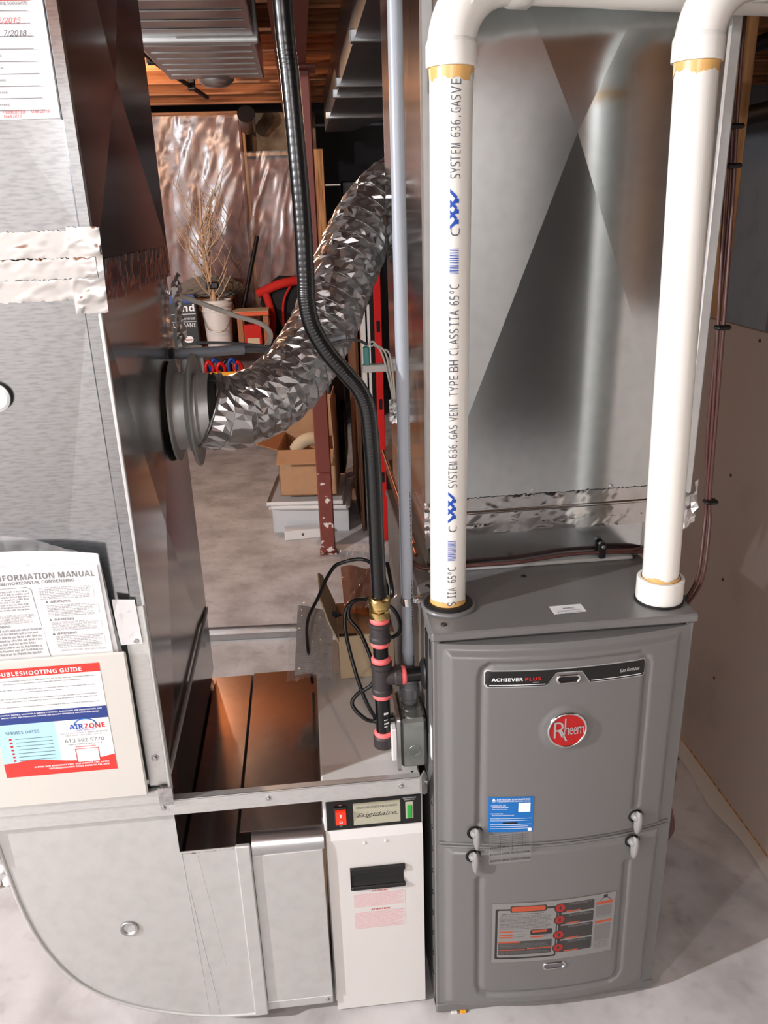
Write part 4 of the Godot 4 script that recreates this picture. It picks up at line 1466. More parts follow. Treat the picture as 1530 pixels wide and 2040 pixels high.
	for e in [[0.084, 0.181], [0.258, 0.351]]:
		door_patch(s, e[0], e[1], 0.7715, 0.7727, 0.0014, 14, 1)
	letters(s, "ACHIEVER", 0.0062, on_door(0.0925, 0.7795, 0.0014), {"w": 0.051, "bold": true})
	obj("white_lettering", s, M.ink_white, strip)
	s = sts()
	letters(s, "PLUS", 0.0062, on_door(0.147, 0.7795, 0.0014), {"w": 0.026, "bold": true})
	obj("red_lettering", s, M.ink_red, strip)
	s = sts()
	letters(s, "SERIES", 0.0017, on_door(0.160, 0.7755, 0.0014), {"bold": true, "wide": 1.3})
	letters(s, "Gas Furnace", 0.0065, on_door(0.307, 0.7805, 0.0014), {"w": 0.034, "slant": 0.2})
	obj("grey_lettering", s, M.ink_light, strip)
	# sight glasses
	for e in [[0.219, 0.7785, 0.019, 0.0065], [0.2235, 0.1405, 0.021, 0.0065]]:
		s = sts()
		var ringp := []
		for q in oval(e[0], e[1], e[2], e[3]):
			ringp.append(Vector3(q.x, q.y, door_z(q.x, q.y) + 0.001))
		ringp.append(ringp[0])
		tube(s, ringp, 0.0022, 8, false)
		var glass := obj("sight_glass", s, M.chrome, t)
		s = sts()
		prism(s, oval(e[0], e[1], e[2] - 0.001, e[3] - 0.001), door_z(e[0], e[1]) - 0.003, door_z(e[0], e[1]) + 0.0008)
		obj("dark_port", s, M.black_plastic if e[1] > 0.5 else M.fitting_pvc, glass)
	# round badge
	var bz := door_z(0.2205, 0.681)
	var bxf := Transform3D(Basis(Vector3.RIGHT, PI / 2), Vector3(0.2205, 0.681, bz))
	s = sts()
	lathe(s, [Vector2(0.0345, -0.001), Vector2(0.0345, 0.003), Vector2(0.033, 0.0045), Vector2(0.031, 0.0040), Vector2(0.0305, 0.002)], bxf, 56, false)
	var badge := obj("badge_ring", s, M.chrome, t)
	s = sts()
	lathe(s, [Vector2(0.031, 0.0028), Vector2(0.02, 0.0033), Vector2(0.0, 0.0036)], bxf, 56, false)
	obj("badge_field", s, M.red_enamel, badge)
	s = sts()
	var bl := func(x: float, y: float) -> Callable: return plane_map(Vector3(0.2205 + x, 0.681 + y, bz + 0.0042), Vector3.RIGHT, Vector3.UP)
	letters(s, "R", 0.031, bl.call(-0.0235, -0.0125), {"w": 0.018, "step": 1.5})
	prism(s, [Vector2(-0.0128, 0.002), Vector2(-0.0095, 0.002), Vector2(0.0005, -0.0205), Vector2(-0.0035, -0.0195)], 0.0038, 0.0042, Transform3D(Basis(), Vector3(0.2205, 0.681, bz)))
	prism(s, [Vector2(-0.0053, -0.0075), Vector2(-0.0030, -0.0075), Vector2(-0.0030, 0.0245), Vector2(-0.0053, 0.0245)], 0.0038, 0.0042, Transform3D(Basis(), Vector3(0.2205, 0.681, bz)))
	letters(s, "n", 0.0145, bl.call(-0.0040, -0.0075), {"w": 0.0065, "step": 1.5})
	letters(s, "ee", 0.0145, bl.call(0.0035, -0.0077), {"w": 0.0125, "step": 1.5})
	letters(s, "m", 0.0145, bl.call(0.0168, -0.0075), {"w": 0.0115, "step": 1.5})
	obj("badge_lettering", s, M.label_silver, badge)
	# blue contractor sticker and the clear printed tail below it
	s = sts()
	door_patch(s, 0.0915, 0.1705, 0.469, 0.5455, 0.0007, 12, 12)
	var st2 := obj("blue_sticker", s, M.sticker_blue, t)
	s = sts()
	letters(s, "ATTENTION CONTRACTORS", 0.0032, on_door(0.1055, 0.5385, 0.001), {"w": 0.058, "bold": true})
	letters(s, "APP REQUIRED FOR SYSTEM SETUP", 0.0024, on_door(0.098, 0.5345, 0.001), {"w": 0.066, "bold": true})
	letters(s, "1. DOWNLOAD THE", 0.0022, on_door(0.0955, 0.526, 0.001), {"bold": true})
	letters(s, "CONTRACTORS APP", 0.0022, on_door(0.0985, 0.5222, 0.001), {"bold": true})
	letters(s, "Download it from here", 0.0020, on_door(0.0985, 0.5184, 0.001), {})
	letters(s, "2. CONNECT TO", 0.0022, on_door(0.0955, 0.5085, 0.001), {"bold": true})
	letters(s, "BLUETOOTH TECHNOLOGY", 0.0022, on_door(0.0985, 0.5047, 0.001), {"bold": true})
	for q in [Vector2(0.0975, 0.5385)]:
		for v in [Vector2(0, 0), Vector2(0.006, 0), Vector2(0.003, 0.0052)]:
			s.add_vertex(on_door(q.x, q.y, 0.001).call(v.x, v.y))
	for k in 5:
		door_patch(s, 0.095, 0.167 - 0.005 * (k % 2), 0.4985 - 0.0045 * k - (0.004 if k > 1 else 0.0), 0.4993 - 0.0045 * k - (0.004 if k > 1 else 0.0), 0.0009, 6, 1)
	door_patch(s, 0.1435, 0.1645, 0.5125, 0.5325, 0.0009, 4, 4)
	door_patch(s, 0.1615, 0.168, 0.4705, 0.4765, 0.0009, 2, 2)
	obj("white_lettering", s, M.ink_white, st2)
	s = sts()
	door_patch(s, 0.117, 0.143, 0.4868, 0.4905, 0.0009, 4, 1)
	obj("store_mark", s, M.ink_black, st2)
	s = sts()
	sheet(s, 8, 8, func(u: float, v: float) -> Vector3: return Vector3(lerpf(0.0925, 0.169, u), lerpf(0.402, 0.4695, v), lerpf(door_z(0.13, 0.41), door_z(0.13, 0.46), v) + 0.0036))
	var tail := obj("clear_tail", s, M.clear_film, t)
	s = sts()
	var tz := door_z(0.13, 0.46) + 0.0046
	for e in [[0.4385, 0.0033], [0.4235, 0.0035], [0.4085, 0.0038]]:
		letters(s, "REMOVE UPON INSTALLATION", e[1], plane_map(Vector3(0.0945, e[0], tz), Vector3.RIGHT, Vector3.UP), {"w": 0.072, "bold": true})
	for k in 6:
		box(s, Vector3(0.0945, 0.4655 - 0.0042 * k, tz - 0.0001), Vector3(0.165, 0.4659 - 0.0042 * k, tz))
	for x in [0.112, 0.134, 0.152]:
		box(s, Vector3(x, 0.43, tz - 0.0001), Vector3(x + 0.0004, 0.468, tz))
	obj("lettering", s, M.ink_black, tail)
	# big warning label
	s = sts()
	door_patch(s, 0.1015, 0.3385, 0.1555, 0.304, 0.0007, 30, 18)
	obj("warning_label", s, warning_print(), t)
	# on the top: notice label, screw holes, grommet ring
	s = sts()
	box(s, Vector3(0.212, 0.8638, -0.046), Vector3(0.268, 0.8645, -0.018), 0.0, Transform3D(Basis(Vector3.UP, 0.03), Vector3.ZERO))
	var nl := obj("notice_label", s, M.paper, t)
	s = sts()
	letters(s, "NOTICE", 0.004, plane_map(Vector3(0.241, 0.8648, -0.0395), Vector3.RIGHT, Vector3.FORWARD), {"align": 1, "bold": true})
	for k in 4:
		box(s, Vector3(0.218, 0.8645, -0.0345 + 0.004 * k), Vector3(0.263 - 0.004 * (k % 2), 0.8647, -0.0339 + 0.004 * k))
	obj("lettering", s, M.ink_grey, nl)
	for q in [Vector3(0.022, 0.864, -0.018), Vector3(0.423, 0.864, -0.018), Vector3(0.2, 0.864, -0.178), Vector3(0.018, 0.864, -0.165)]:
		s = sts()
		lathe(s, [Vector2(0.0055, 0), Vector2(0.005, 0.0016), Vector2(0.003, 0.0018), Vector2(0, 0.0008)], Transform3D(Basis(), q), 14)
		obj("screw", s, M.ink_black, t)
	s = sts()
	lathe(s, [Vector2(0.0475, 0), Vector2(0.0475, 0.004), Vector2(0.0435, 0.0055), Vector2(0.041, 0.004)], Transform3D(Basis(), Vector3(0.042, 0.864, -0.087)), 44, false)
	obj("pipe_flange", s, M.furnace_paint, t)
	s = sts()
	lathe(s, [Vector2(0.0435, 0.003), Vector2(0.040, 0.008), Vector2(0.031, 0.010), Vector2(0.031, 0.0)], Transform3D(Basis(), Vector3(0.042, 0.864, -0.087)), 44, false)
	obj("grommet", s, M.black_rubber, t)
	# left side: slot, knockouts, white data label
	s = sts()
	box(s, Vector3(-0.0015, 0.80, -0.03), Vector3(0.0005, 0.832, -0.018), 0.0005)
	box(s, Vector3(-0.0015, 0.63, -0.075), Vector3(0.0005, 0.83, -0.05), 0.0005)
	obj("side_slot", s, M.ink_black, t)
	s = sts()
	box(s, Vector3(-0.0012, 0.60, -0.026), Vector3(0.0, 0.665, -0.012), 0.0003)
	obj("data_label", s, M.paper, t)
	for k in 9:
		s = sts()
		lathe(s, [Vector2(0.005, 0), Vector2(0.004, 0.0015), Vector2(0, 0.0015)], Transform3D(Basis(Vector3.BACK, PI / 2), Vector3(0, 0.5 - 0.052 * k, -0.02)), 10)
		obj("side_rivet", s, M.dark_metal, t)
	# small shims that show under the left front corner
	for e in [[0.03, "white_plastic"], [0.048, "yellow_plastic"]]:
		s = sts()
		box(s, Vector3(e[0], 0, -0.02), Vector3(e[0] + 0.012, 0.005, 0.011), 0.001)
		obj("shim", s, M[e[1]], t)


func warning_print() -> StandardMaterial3D:
	# the label's flat print: framed warning text, orange pills, red pictogram discs, dark hazard boxes
	var w := 768
	var h := 480
	var im := Image.create(w, h, false, Image.FORMAT_RGB8)
	var ground := Color(0.50, 0.495, 0.49)
	var dark := Color(0.16, 0.155, 0.15)
	var orange := Color(0.66, 0.29, 0.18)
	im.fill(Color(0.36, 0.355, 0.35))
	im.fill_rect(Rect2i(3, 3, w - 6, h - 6), ground)
	var r := RandomNumberGenerator.new()
	r.seed = 5
	var rows := func(x0: int, y0: int, x1: int, y1: int, ink: Color, step := 9):
		var y := y0
		while y < y1 - 4:
			var x := x0
			var end := x1 - r.randi_range(0, 30)
			while x < end:
				var n := mini(r.randi_range(8, 34), end - x)
				im.fill_rect(Rect2i(x, y, n, r.randi_range(3, 4)), ink)
				x += n + 4
			y += step
	var bar := func(x0: int, y0: int, x1: int, y1: int, c: Color):
		var rad := mini(9, (y1 - y0) / 2)
		for y in range(y0, y1):
			var e := maxi(0, maxi(rad - (y - y0), rad - (y1 - 1 - y)))
			var cut := rad - int(sqrt(maxf(0.0, rad * rad - e * e)))
			im.fill_rect(Rect2i(x0 + cut, y, x1 - x0 - 2 * cut, 1), c)
	# frame of the text block
	bar.call(22, 48, 400, 450, dark)
	bar.call(36, 60, 392, 436, ground)
	im.fill_rect(Rect2i(385, 20, 40, 60), ground)
	im.fill_rect(Rect2i(300, 44, 100, 14), dark)
	bar.call(110, 26, 330, 76, dark)
	bar.call(118, 32, 322, 70, orange)
	rows.call(60, 88, 320, 96, dark, 9)
	rows.call(48, 104, 370, 210, Color(0.30, 0.30, 0.30), 10)
	for y in [224, 252, 270]:
		im.fill_rect(Rect2i(48, y, 80, 11), orange)
		rows.call(132, y, 220, y + 12, Color(0.36, 0.36, 0.36), 8)
	bar.call(236, 218, 372, 262, dark)
	im.fill_rect(Rect2i(246, 224, 90, 18), orange)
	im.fill_rect(Rect2i(240, 272, 76, 12), orange)
	rows.call(320, 270, 372, 288, Color(0.36, 0.36, 0.36), 8)
	im.fill_rect(Rect2i(44, 306, 328, 110), Color(0.23, 0.225, 0.22))
	im.fill_rect(Rect2i(44, 306, 130, 14), orange)
	rows.call(50, 326, 366, 366, Color(0.38, 0.38, 0.38), 8)
	for e in [[48, 372, 160], [220, 366, 150]]:
		im.fill_rect(Rect2i(e[0], e[1], e[2], 9), orange)
	rows.call(50, 388, 366, 414, Color(0.38, 0.38, 0.38), 8)
	# hazard column
	im.fill_rect(Rect2i(406, 70, 18, 340), dark)
	for e in [[30, 105], [118, 200], [210, 320], [330, 424]]:
		bar.call(420, e[0], 628, e[1], Color(0.20, 0.195, 0.19))
		rows.call(470, e[0] + 8, 618, e[0] + 20, Color(0.42, 0.42, 0.42), 7)
		im.fill_rect(Rect2i(452, e[1] - 12, 90, 10), orange)
		var cy: int = (e[0] + e[1]) / 2 if e[0] < 200 else e[1] - 40
		for y in range(-38, 39):
			var hw := int(sqrt(maxf(0.0, 38.0 * 38.0 - y * y)))
			im.fill_rect(Rect2i(415 - hw, cy + y, 2 * hw, 1), dark)
			if absi(y) < 31:
				hw = int(sqrt(31.0 * 31.0 - y * y))
				im.fill_rect(Rect2i(415 - hw, cy + y, 2 * hw, 1), Color(0.58, 0.13, 0.10))
		# a flame-like black mark in each disc
		for y in range(-16, 17):
			var hw := int(9.0 * (1.0 - absf(y) / 20.0)) + int(3 * sin(y * 0.7))
			im.fill_rect(Rect2i(415 - hw, cy + y, maxi(2 * hw, 1), 1), dark)
	# right column with two headed blocks under a small hazard mark
	for y in 34:
		im.fill_rect(Rect2i(696 - y, 22 + y, 6, 1), dark)
		im.fill_rect(Rect2i(696 + y, 22 + y, 6, 1), dark)
	im.fill_rect(Rect2i(686, 12, 26, 26), dark)
	im.fill_rect(Rect2i(642, 62, 108, 22), orange)
	im.fill_rect(Rect2i(642, 94, 104, 80), Color(0.43, 0.425, 0.42))
	rows.call(644, 178, 748, 196, Color(0.36, 0.36, 0.36), 8)
	im.fill_rect(Rect2i(642, 214, 108, 20), orange)
	im.fill_rect(Rect2i(642, 244, 104, 130), Color(0.43, 0.425, 0.42))
	rows.call(644, 378, 748, 440, Color(0.36, 0.36, 0.36), 8)
	var m := mat("warning_print", Color.WHITE, 0.4)
	m.albedo_texture = ImageTexture.create_from_image(im)
	return m


# ---------------------------------------------------------------- plenum and vent pipes
func plenum():
	var t := thing("supply_plenum", "tall galvanised supply plenum with cross broken front standing on the furnace", "duct", Vector3.ZERO)
	var x0 := 0.027
	var x1 := 0.527
	var zf := -0.225
	var zb := -0.82
	var s := sts()
	var c := Vector3(0.272, 1.614, zf + 0.013)
	var lo := 0.965
	var hi := 2.128
	var q := [Vector3(x0, lo, zf), Vector3(x1, lo, zf), Vector3(x1, hi, zf), Vector3(x0, hi, zf)]
	for k in 4:
		var a: Vector3 = q[k]
		var b: Vector3 = q[(k + 1) % 4]
		s = sts()
		face(s, [a, b, c], Vector3(0.27, 1.6, -2), [Vector2(a.x, a.y), Vector2(b.x, b.y), Vector2(c.x, c.y)])
		obj("front_facet", s, M.plenum_metal, t)
	s = sts()
	facets(s, [Vector3(x0, 0.93, zb), Vector3(x0, 0.93, zf), Vector3(x0, hi, zf), Vector3(x0, hi, zb)], Vector3(x0 + 0.004, 1.5, -0.52))
	obj("left_sheet", s, M.galvanised_side, t)
	s = sts()
	box(s, Vector3(x1 - 0.002, 0.96, zb), Vector3(x1, hi, zf))
	box(s, Vector3(x0, 0.93, zb), Vector3(x1, hi, zb + 0.002))
	obj("rear_sheet", s, M.galvanised_side, t)
	# corner seams
	for x in [x0 - 0.003, x1 - 0.018]:
		s = sts()
		box(s, Vector3(x, 0.965, zf - 0.004), Vector3(x + 0.021, hi, zf + 0.005), 0.003)
		obj("corner_lock", s, M.galvanised_dull, t)
	# lower collar on the furnace
	s = sts()
	box(s, Vector3(x0, 0.866, zb), Vector3(0.4445, 0.972, zf - 0.004), 0.002)
	obj("base_collar", s, M.plenum_metal, t)
	s = sts()
	prism(s, [Vector2(0.44, 0.868), Vector2(0.527, 0.962), Vector2(0.44, 0.972)], zb, zf - 0.006)
	obj("offset_cheek", s, M.galvanised_dull, t)
	s = sts()
	box(s, Vector3(x0, 0.8645, zf - 0.01), Vector3(0.425, 0.872, zf + 0.008), 0.002)
	obj("base_angle", s, M.galvanised_dull, t)
	# foil tape along the joint
	for e in [[0.979, 0.028, 81], [0.953, 0.026, 82], [0.934, 0.020, 83]]:
		s = sts()
		foil_strip(s, Vector3(x0 - 0.002, e[0], zf + 0.0015), Vector3(x1 - 0.03, e[0] + 0.004, zf + 0.0015), Vector3(0, e[1], 0), Vector3.BACK, e[2], 0.0022)
		obj("foil_tape", s, M.foil_tape, t)
	s = sts()
	tube(s, [Vector3(x0, 0.9785, zf + 0.003), Vector3(0.505, 0.983, zf + 0.003)], 0.0035, 8)
	obj("joint_bead", s, M.foil_tape, t)
	for e in [[Vector3(0.492, 0.905, zf + 0.012), Vector3(0.552, 0.925, zf - 0.02), Vector3(0.0, 0.085, 0), 84, 0.009], [Vector3(x0 - 0.006, 0.915, zf + 0.004), Vector3(x0 + 0.012, 0.915, zf + 0.006), Vector3(0, 0.09, 0), 85, 0.006]]:
		s = sts()
		foil_strip(s, e[0], e[1], e[2], Vector3(0.35, 0, 0.9), e[3], 0.016, e[4])
		obj("foil_corner", s, M.foil, t)
	for x in [0.225, 0.373]:
		s = sts()
		screw(s, Vector3(x, 1.014, zf), Vector3.BACK, 0.004)
		obj("screw", s, M.steel, t)


func pvc_print(t: Node3D, cx: float, cz: float, r: float):
	# the printed line that runs up the left pipe
	var a0 := -0.02
	var wrap := func(y0: float) -> Callable:
		return func(x: float, y: float) -> Vector3:
			var a := a0 + 0.30 - y / r
			return Vector3(cx + 0.0072 * (y0 + x - 0.868) + sin(a) * (r + 0.0005), y0 + x, cz + 0.0048 * (y0 + x - 0.868) + cos(a) * (r + 0.0005))
	var s := sts()
	var cap := 0.0145
	for e in [["SS", 0.8664, 0.018], ["IIA", 0.8921, 0.0188], ["65\u00b0C", 0.9203, 0.0287], ["SYSTEM", 1.0888, 0.0438], ["636.GAS", 1.1385, 0.0532], ["VENT", 1.1981, 0.0287], ["TYPE", 1.237, 0.0319], ["BH", 1.2751, 0.0176], ["CLASS", 1.3003, 0.039], ["IIA", 1.3437, 0.0228], ["65\u00b0C", 1.3737, 0.0302], ["SYSTEM", 1.5467, 0.0452], ["636.GAS", 1.5995, 0.0517], ["VENT", 1.6531, 0.0375]]:
		letters(s, e[0], cap, wrap.call(e[1]), {"w": e[2], "mono": true, "step": 1.5, "cell": 0.0035})
	for y in [1.0122, 1.4704]:
		letters(s, "C", 0.0135, wrap.call(y), {"w": 0.011, "step": 1.5, "cell": 0.0035})
	obj("grey_print", s, M.pipe_ink, t)
	# blue maker's mark, three winged strokes, and the two bar codes
	for y in [1.031, 1.4825]:
		s = sts()
		for k in 3:
			var g: Callable = wrap.call(y + 0.004 + 0.014 * k)
			for poly in [[Vector2(0, 0.0015), Vector2(0.006, 0.0015), Vector2(0.006, 0.0085), Vector2(0, 0.0085)], [Vector2(0.004, 0.005), Vector2(0.014, 0.0145), Vector2(0.019, 0.0145), Vector2(0.009, 0.004)], [Vector2(0.0, 0.006), Vector2(-0.007, 0.0145), Vector2(-0.002, 0.0145), Vector2(0.006, 0.0065)]]:
				bent(s, [poly[0], poly[1], poly[2]], g, 0.0035)
				bent(s, [poly[0], poly[2], poly[3]], g, 0.0035)
		obj("maker_mark", s, M.ink_blue, t)
	var rr := RandomNumberGenerator.new()
	rr.seed = 3
	for y in [0.9609, 1.4182]:
		s = sts()
		var x := 0.0
		while x < 0.034:
			var w := rr.randf_range(0.0006, 0.0016)
			var g: Callable = wrap.call(y)
			bent(s, [Vector2(x, 0.001), Vector2(x + w, 0.001), Vector2(x + w, 0.0145)], g, 0.0035)
			bent(s, [Vector2(x, 0.001), Vector2(x + w, 0.0145), Vector2(x, 0.0145)], g, 0.0035)
			x += w + rr.randf_range(0.0008, 0.0018)
		obj("bar_code", s, M.ink_blue, t)


func cement_ring(at: Vector3, r: float, up: float, seed_: int, axis := Vector3.UP) -> SurfaceTool:
	# ragged smear of amber solvent cement round a pipe, reaching up (or down, if negative) from a fitting
	var n := noise(1.0, seed_)
	var s := sts()
	sheet(s, 60, 4, func(u: float, v: float) -> Vector3:
		var a := u * TAU
		var reach := up * (0.35 + 0.65 * maxf(0.0, 0.5 + 0.9 * n.get_noise_2d(cos(a) * 1.3 + seed_, sin(a) * 1.3)))
		var rr := r + 0.0004 + 0.0009 * (1.0 - v)
		return at + Vector3(cos(a) * rr, 0, sin(a) * rr) + axis * (reach * v))
	return s


func vents():
	var r := 0.03015
	for e in [[0.041, -0.087, 0.047, -0.083, 0.874], [0.4035, -0.050, 0.391, -0.070, 0.903]]:
		var left: bool = e[0] < 0.2
		var t := thing("vent_pipe", "white plastic gas vent pipe with printed line, standing in black grommet at furnace left" if left else "plain white plastic intake pipe in a white socket at the furnace's right front corner", "pipe", Vector3.ZERO, "white plastic furnace pipes")
		var b := Vector3(e[0], 0.868 if left else 0.872, e[1])
		var p := Vector3(e[2], 1.700, e[3])
		var s := sts()
		tube(s, [b, p], r, 48)
		obj("pipe_body", s, M.pvc, t)
		# sweep elbow, its sockets and the run that leaves to the right
		var arc := []
		var turn := 0.085
		var dir := Vector3(0.976, 0, -0.218) if left else Vector3(0.99, 0, -0.14)
		for k in 15:
			var a := PI / 2 * k / 14
			arc.append(p + Vector3(0, 0.012, 0) + Vector3(0, sin(a) * turn, 0) + dir * (1 - cos(a)) * turn)
		s = sts()
		tube(s, arc, r + 0.0030, 40)
		var el := obj("elbow_fitting", s, M.pvc, t)
		s = sts()
		lathe(s, [Vector2(r + 0.0002, -0.012), Vector2(r + 0.0048, -0.012), Vector2(r + 0.0054, -0.009), Vector2(r + 0.0052, 0.016), Vector2(r + 0.003, 0.022)], Transform3D(Basis(), p), 48)
		obj("socket", s, M.pvc, el)
		var end: Vector3 = arc[-1]
		s = sts()
		tube(s, [end - dir * 0.005, end + dir * 0.002, end + dir * 0.028, end + dir * 0.03], [r + 0.003, r + 0.0052, r + 0.0052, r + 0.001], 40)
		obj("socket", s, M.pvc, el)
		for k in [6, 10]:
			s = sts()
			var m: Vector3 = arc[k] + Vector3(0, 0, r + 0.002)
			lathe(s, [Vector2(0.008, 0), Vector2(0.0075, 0.0012), Vector2(0, 0.0014)], Transform3D(Basis(Vector3.RIGHT, PI / 2), m), 18)
			obj("mould_mark", s, M.pvc, el)
		s = sts()
		tube(s, [end, end + dir * (0.46 if left else 0.25)], r, 40)
		obj("cross_run", s, M.pvc, t)
		s = cement_ring(p + Vector3(0, -0.012, 0), r, -0.022, 91 if left else 92)
		obj("cement_smear", s, M.pvc_cement, t)
		if left:
			s = cement_ring(Vector3(b.x, 0.8725, b.z), r, 0.012, 93)
			obj("cement_smear", s, M.pvc_cement, t)
			pvc_print(t, 0.041, -0.087, r)
		else:
			s = sts()
			lathe(s, [Vector2(r + 0.001, 0.0), Vector2(r + 0.0085, 0.0), Vector2(r + 0.0092, 0.003), Vector2(r + 0.0092, 0.038), Vector2(r + 0.008, 0.040), Vector2(r + 0.003, 0.040), Vector2(r + 0.002, 0.036)], Transform3D(Basis(), Vector3(b.x, 0.868, b.z)), 48)
			obj("base_socket", s, M.pvc, t)
			s = sts()
			lathe(s, [Vector2(r + 0.011, 0.0), Vector2(r + 0.011, 0.003), Vector2(r + 0.005, 0.004)], Transform3D(Basis(), Vector3(b.x, 0.864, b.z)), 40)
			obj("gasket", s, M.black_rubber, t)
			s = cement_ring(Vector3(b.x, 0.9045, b.z), r, 0.013, 94)
			obj("cement_smear", s, M.pvc_cement, t)


# ---------------------------------------------------------------- gas line and electrics
const ZG := -0.082


func gas_line():
	var t := thing("gas_line", "black corrugated gas pipe bending down to a brass nut and iron drip leg", "pipe", Vector3(-0.001, 0.010, 0))
	var path := curve([Vector3(-0.1820, 2.1300, ZG), Vector3(-0.1770, 1.7600, ZG), Vector3(-0.1730, 1.6720, ZG), Vector3(-0.1700, 1.5790, ZG), Vector3(-0.1680, 1.4900, ZG), Vector3(-0.1685, 1.4100, ZG), Vector3(-0.1690, 1.3760, ZG), Vector3(-0.1630, 1.3390, ZG), Vector3(-0.1430, 1.3000, ZG), Vector3(-0.1160, 1.2650, ZG), Vector3(-0.0970, 1.2400, ZG), Vector3(-0.0850, 1.2080, ZG), Vector3(-0.0810, 1.1580, ZG), Vector3(-0.0790, 1.0970, ZG), Vector3(-0.0780, 0.9640, ZG), Vector3(-0.0770, 0.8720, ZG)], 26)
	# faint corrugations show through the jacket
	var radii := []
	for k in path.size():
		radii.append(0.0129 + 0.0004 * (1.0 if k % 3 == 0 else 0.0))
	var s := sts()
	tube(s, path, radii, 18)
	obj("jacket", s, M.gas_jacket, t)
	var x := -0.078
	var put := func(y: float) -> Transform3D: return Transform3D(Basis(), Vector3(x, y, ZG))
	s = sts()
	lathe(s, [Vector2(0.0185, 0.862), Vector2(0.020, 0.864), Vector2(0.020, 0.878), Vector2(0.0175, 0.882), Vector2(0.0135, 0.883)], Transform3D(Basis(), Vector3(x, 0, ZG)), 6)
	lathe(s, [Vector2(0.0165, 0.842), Vector2(0.0195, 0.844), Vector2(0.0195, 0.856), Vector2(0.0165, 0.858), Vector2(0.0165, 0.862)], Transform3D(Basis(Vector3.UP, 0.4), Vector3(x, 0, ZG)), 6)
	obj("brass_nut", s, M.brass, t)
	var seal := func(y: float):
		var q := sts()
		lathe(q, [Vector2(0.0135, -0.006), Vector2(0.0168, -0.004), Vector2(0.0172, 0.002), Vector2(0.0145, 0.006), Vector2(0.013, 0.006)], put.call(y), 28, false)
		obj("thread_sealant", q, M.sealant_pink, t)
	seal.call(0.838)
	s = sts()
	lathe(s, [Vector2(0.0165, 0.797), Vector2(0.0192, 0.798), Vector2(0.0192, 0.805), Vector2(0.0172, 0.808), Vector2(0.0172, 0.825), Vector2(0.0190, 0.828), Vector2(0.0190, 0.834), Vector2(0.0165, 0.835)], Transform3D(Basis(), Vector3(x, 0, ZG)), 30)
	obj("iron_coupling", s, M.iron, t)
	seal.call(0.793)
	s = sts()
	lathe(s, [Vector2(0.0133, 0.755), Vector2(0.0133, 0.800)], Transform3D(Basis(), Vector3(x, 0, ZG)), 30)
	obj("upper_nipple", s, M.pipe_black, t)
	seal.call(0.760)
	# tee
	s = sts()
	lathe(s, [Vector2(0.0165, 0.692), Vector2(0.0192, 0.693), Vector2(0.0192, 0.701), Vector2(0.0170, 0.704), Vector2(0.0170, 0.743), Vector2(0.0192, 0.746), Vector2(0.0192, 0.754), Vector2(0.0165, 0.755)], Transform3D(Basis(), Vector3(x, 0, ZG)), 30)
	lathe(s, [Vector2(0.016, 0.0), Vector2(0.016, 0.022), Vector2(0.019, 0.025), Vector2(0.019, 0.034), Vector2(0.0165, 0.035)], Transform3D(Basis(Vector3.DOWN, Vector3.RIGHT, Vector3.BACK), Vector3(x, 0.724, ZG)), 30)
	obj("iron_tee", s, M.iron, t)
	s = sts()
	lathe(s, [Vector2(0.0145, 0.034), Vector2(0.017, 0.036), Vector2(0.0165, 0.042), Vector2(0.014, 0.044)], Transform3D(Basis(Vector3.DOWN, Vector3.RIGHT, Vector3.BACK), Vector3(x, 0.724, ZG)), 28, false)
	obj("thread_sealant", s, M.sealant_pink, t)
	s = sts()
	tube(s, [Vector3(x + 0.03, 0.724, ZG), Vector3(0.002, 0.724, ZG)], 0.0133, 26)
	obj("branch_pipe", s, M.pipe_black, t)
	s = sts()
	lathe(s, [Vector2(0.014, 0.0), Vector2(0.026, 0.0), Vector2(0.028, 0.002), Vector2(0.026, 0.005), Vector2(0.020, 0.008), Vector2(0.0135, 0.009)], Transform3D(Basis(Vector3.UP, Vector3.LEFT, Vector3.BACK), Vector3(0.0, 0.724, ZG)), 36)
	obj("wall_grommet", s, M.black_rubber, t)
	seal.call(0.688)
	s = sts()
	lathe(s, [Vector2(0.0133, 0.612), Vector2(0.0133, 0.69)], Transform3D(Basis(), Vector3(x, 0, ZG)), 30)
	var leg := obj("drip_leg_nipple", s, M.pipe_black, t)
	s = sts()
	for e in [[0.652, 0.009, 0.0045], [0.640, 0.007, 0.002], [0.632, 0.010, 0.003], [0.626, 0.006, 0.002]]:
		for k in 4:
			var a: float = 0.05 + k * e[1] / 0.0135 / 4.0
			var a2: float = a + e[1] / 0.0135 / 4.0
			face(s, [Vector3(x + sin(a) * 0.0136, e[0], ZG + cos(a) * 0.0136), Vector3(x + sin(a2) * 0.0136, e[0], ZG + cos(a2) * 0.0136), Vector3(x + sin(a2) * 0.0136, e[0] + e[2], ZG + cos(a2) * 0.0136), Vector3(x + sin(a) * 0.0136, e[0] + e[2], ZG + cos(a) * 0.0136)], Vector3(x, e[0], ZG))
	obj("mill_marks", s, M.ink_light, leg)
	seal.call(0.606)
	s = sts()
	lathe(s, [Vector2(0, 0.575), Vector2(0.0135, 0.576), Vector2(0.0185, 0.580), Vector2(0.0190, 0.600), Vector2(0.0170, 0.604)], Transform3D(Basis(), Vector3(x, 0, ZG)), 30)
	obj("iron_cap", s, M.iron, t)
	s = sts()
	tube(s, [Vector3(x - 0.018, 0.634, ZG), Vector3(x + 0.02, 0.634, ZG)], 0.006, 8)
	obj("cable_tie", s, M.cord_black, t)


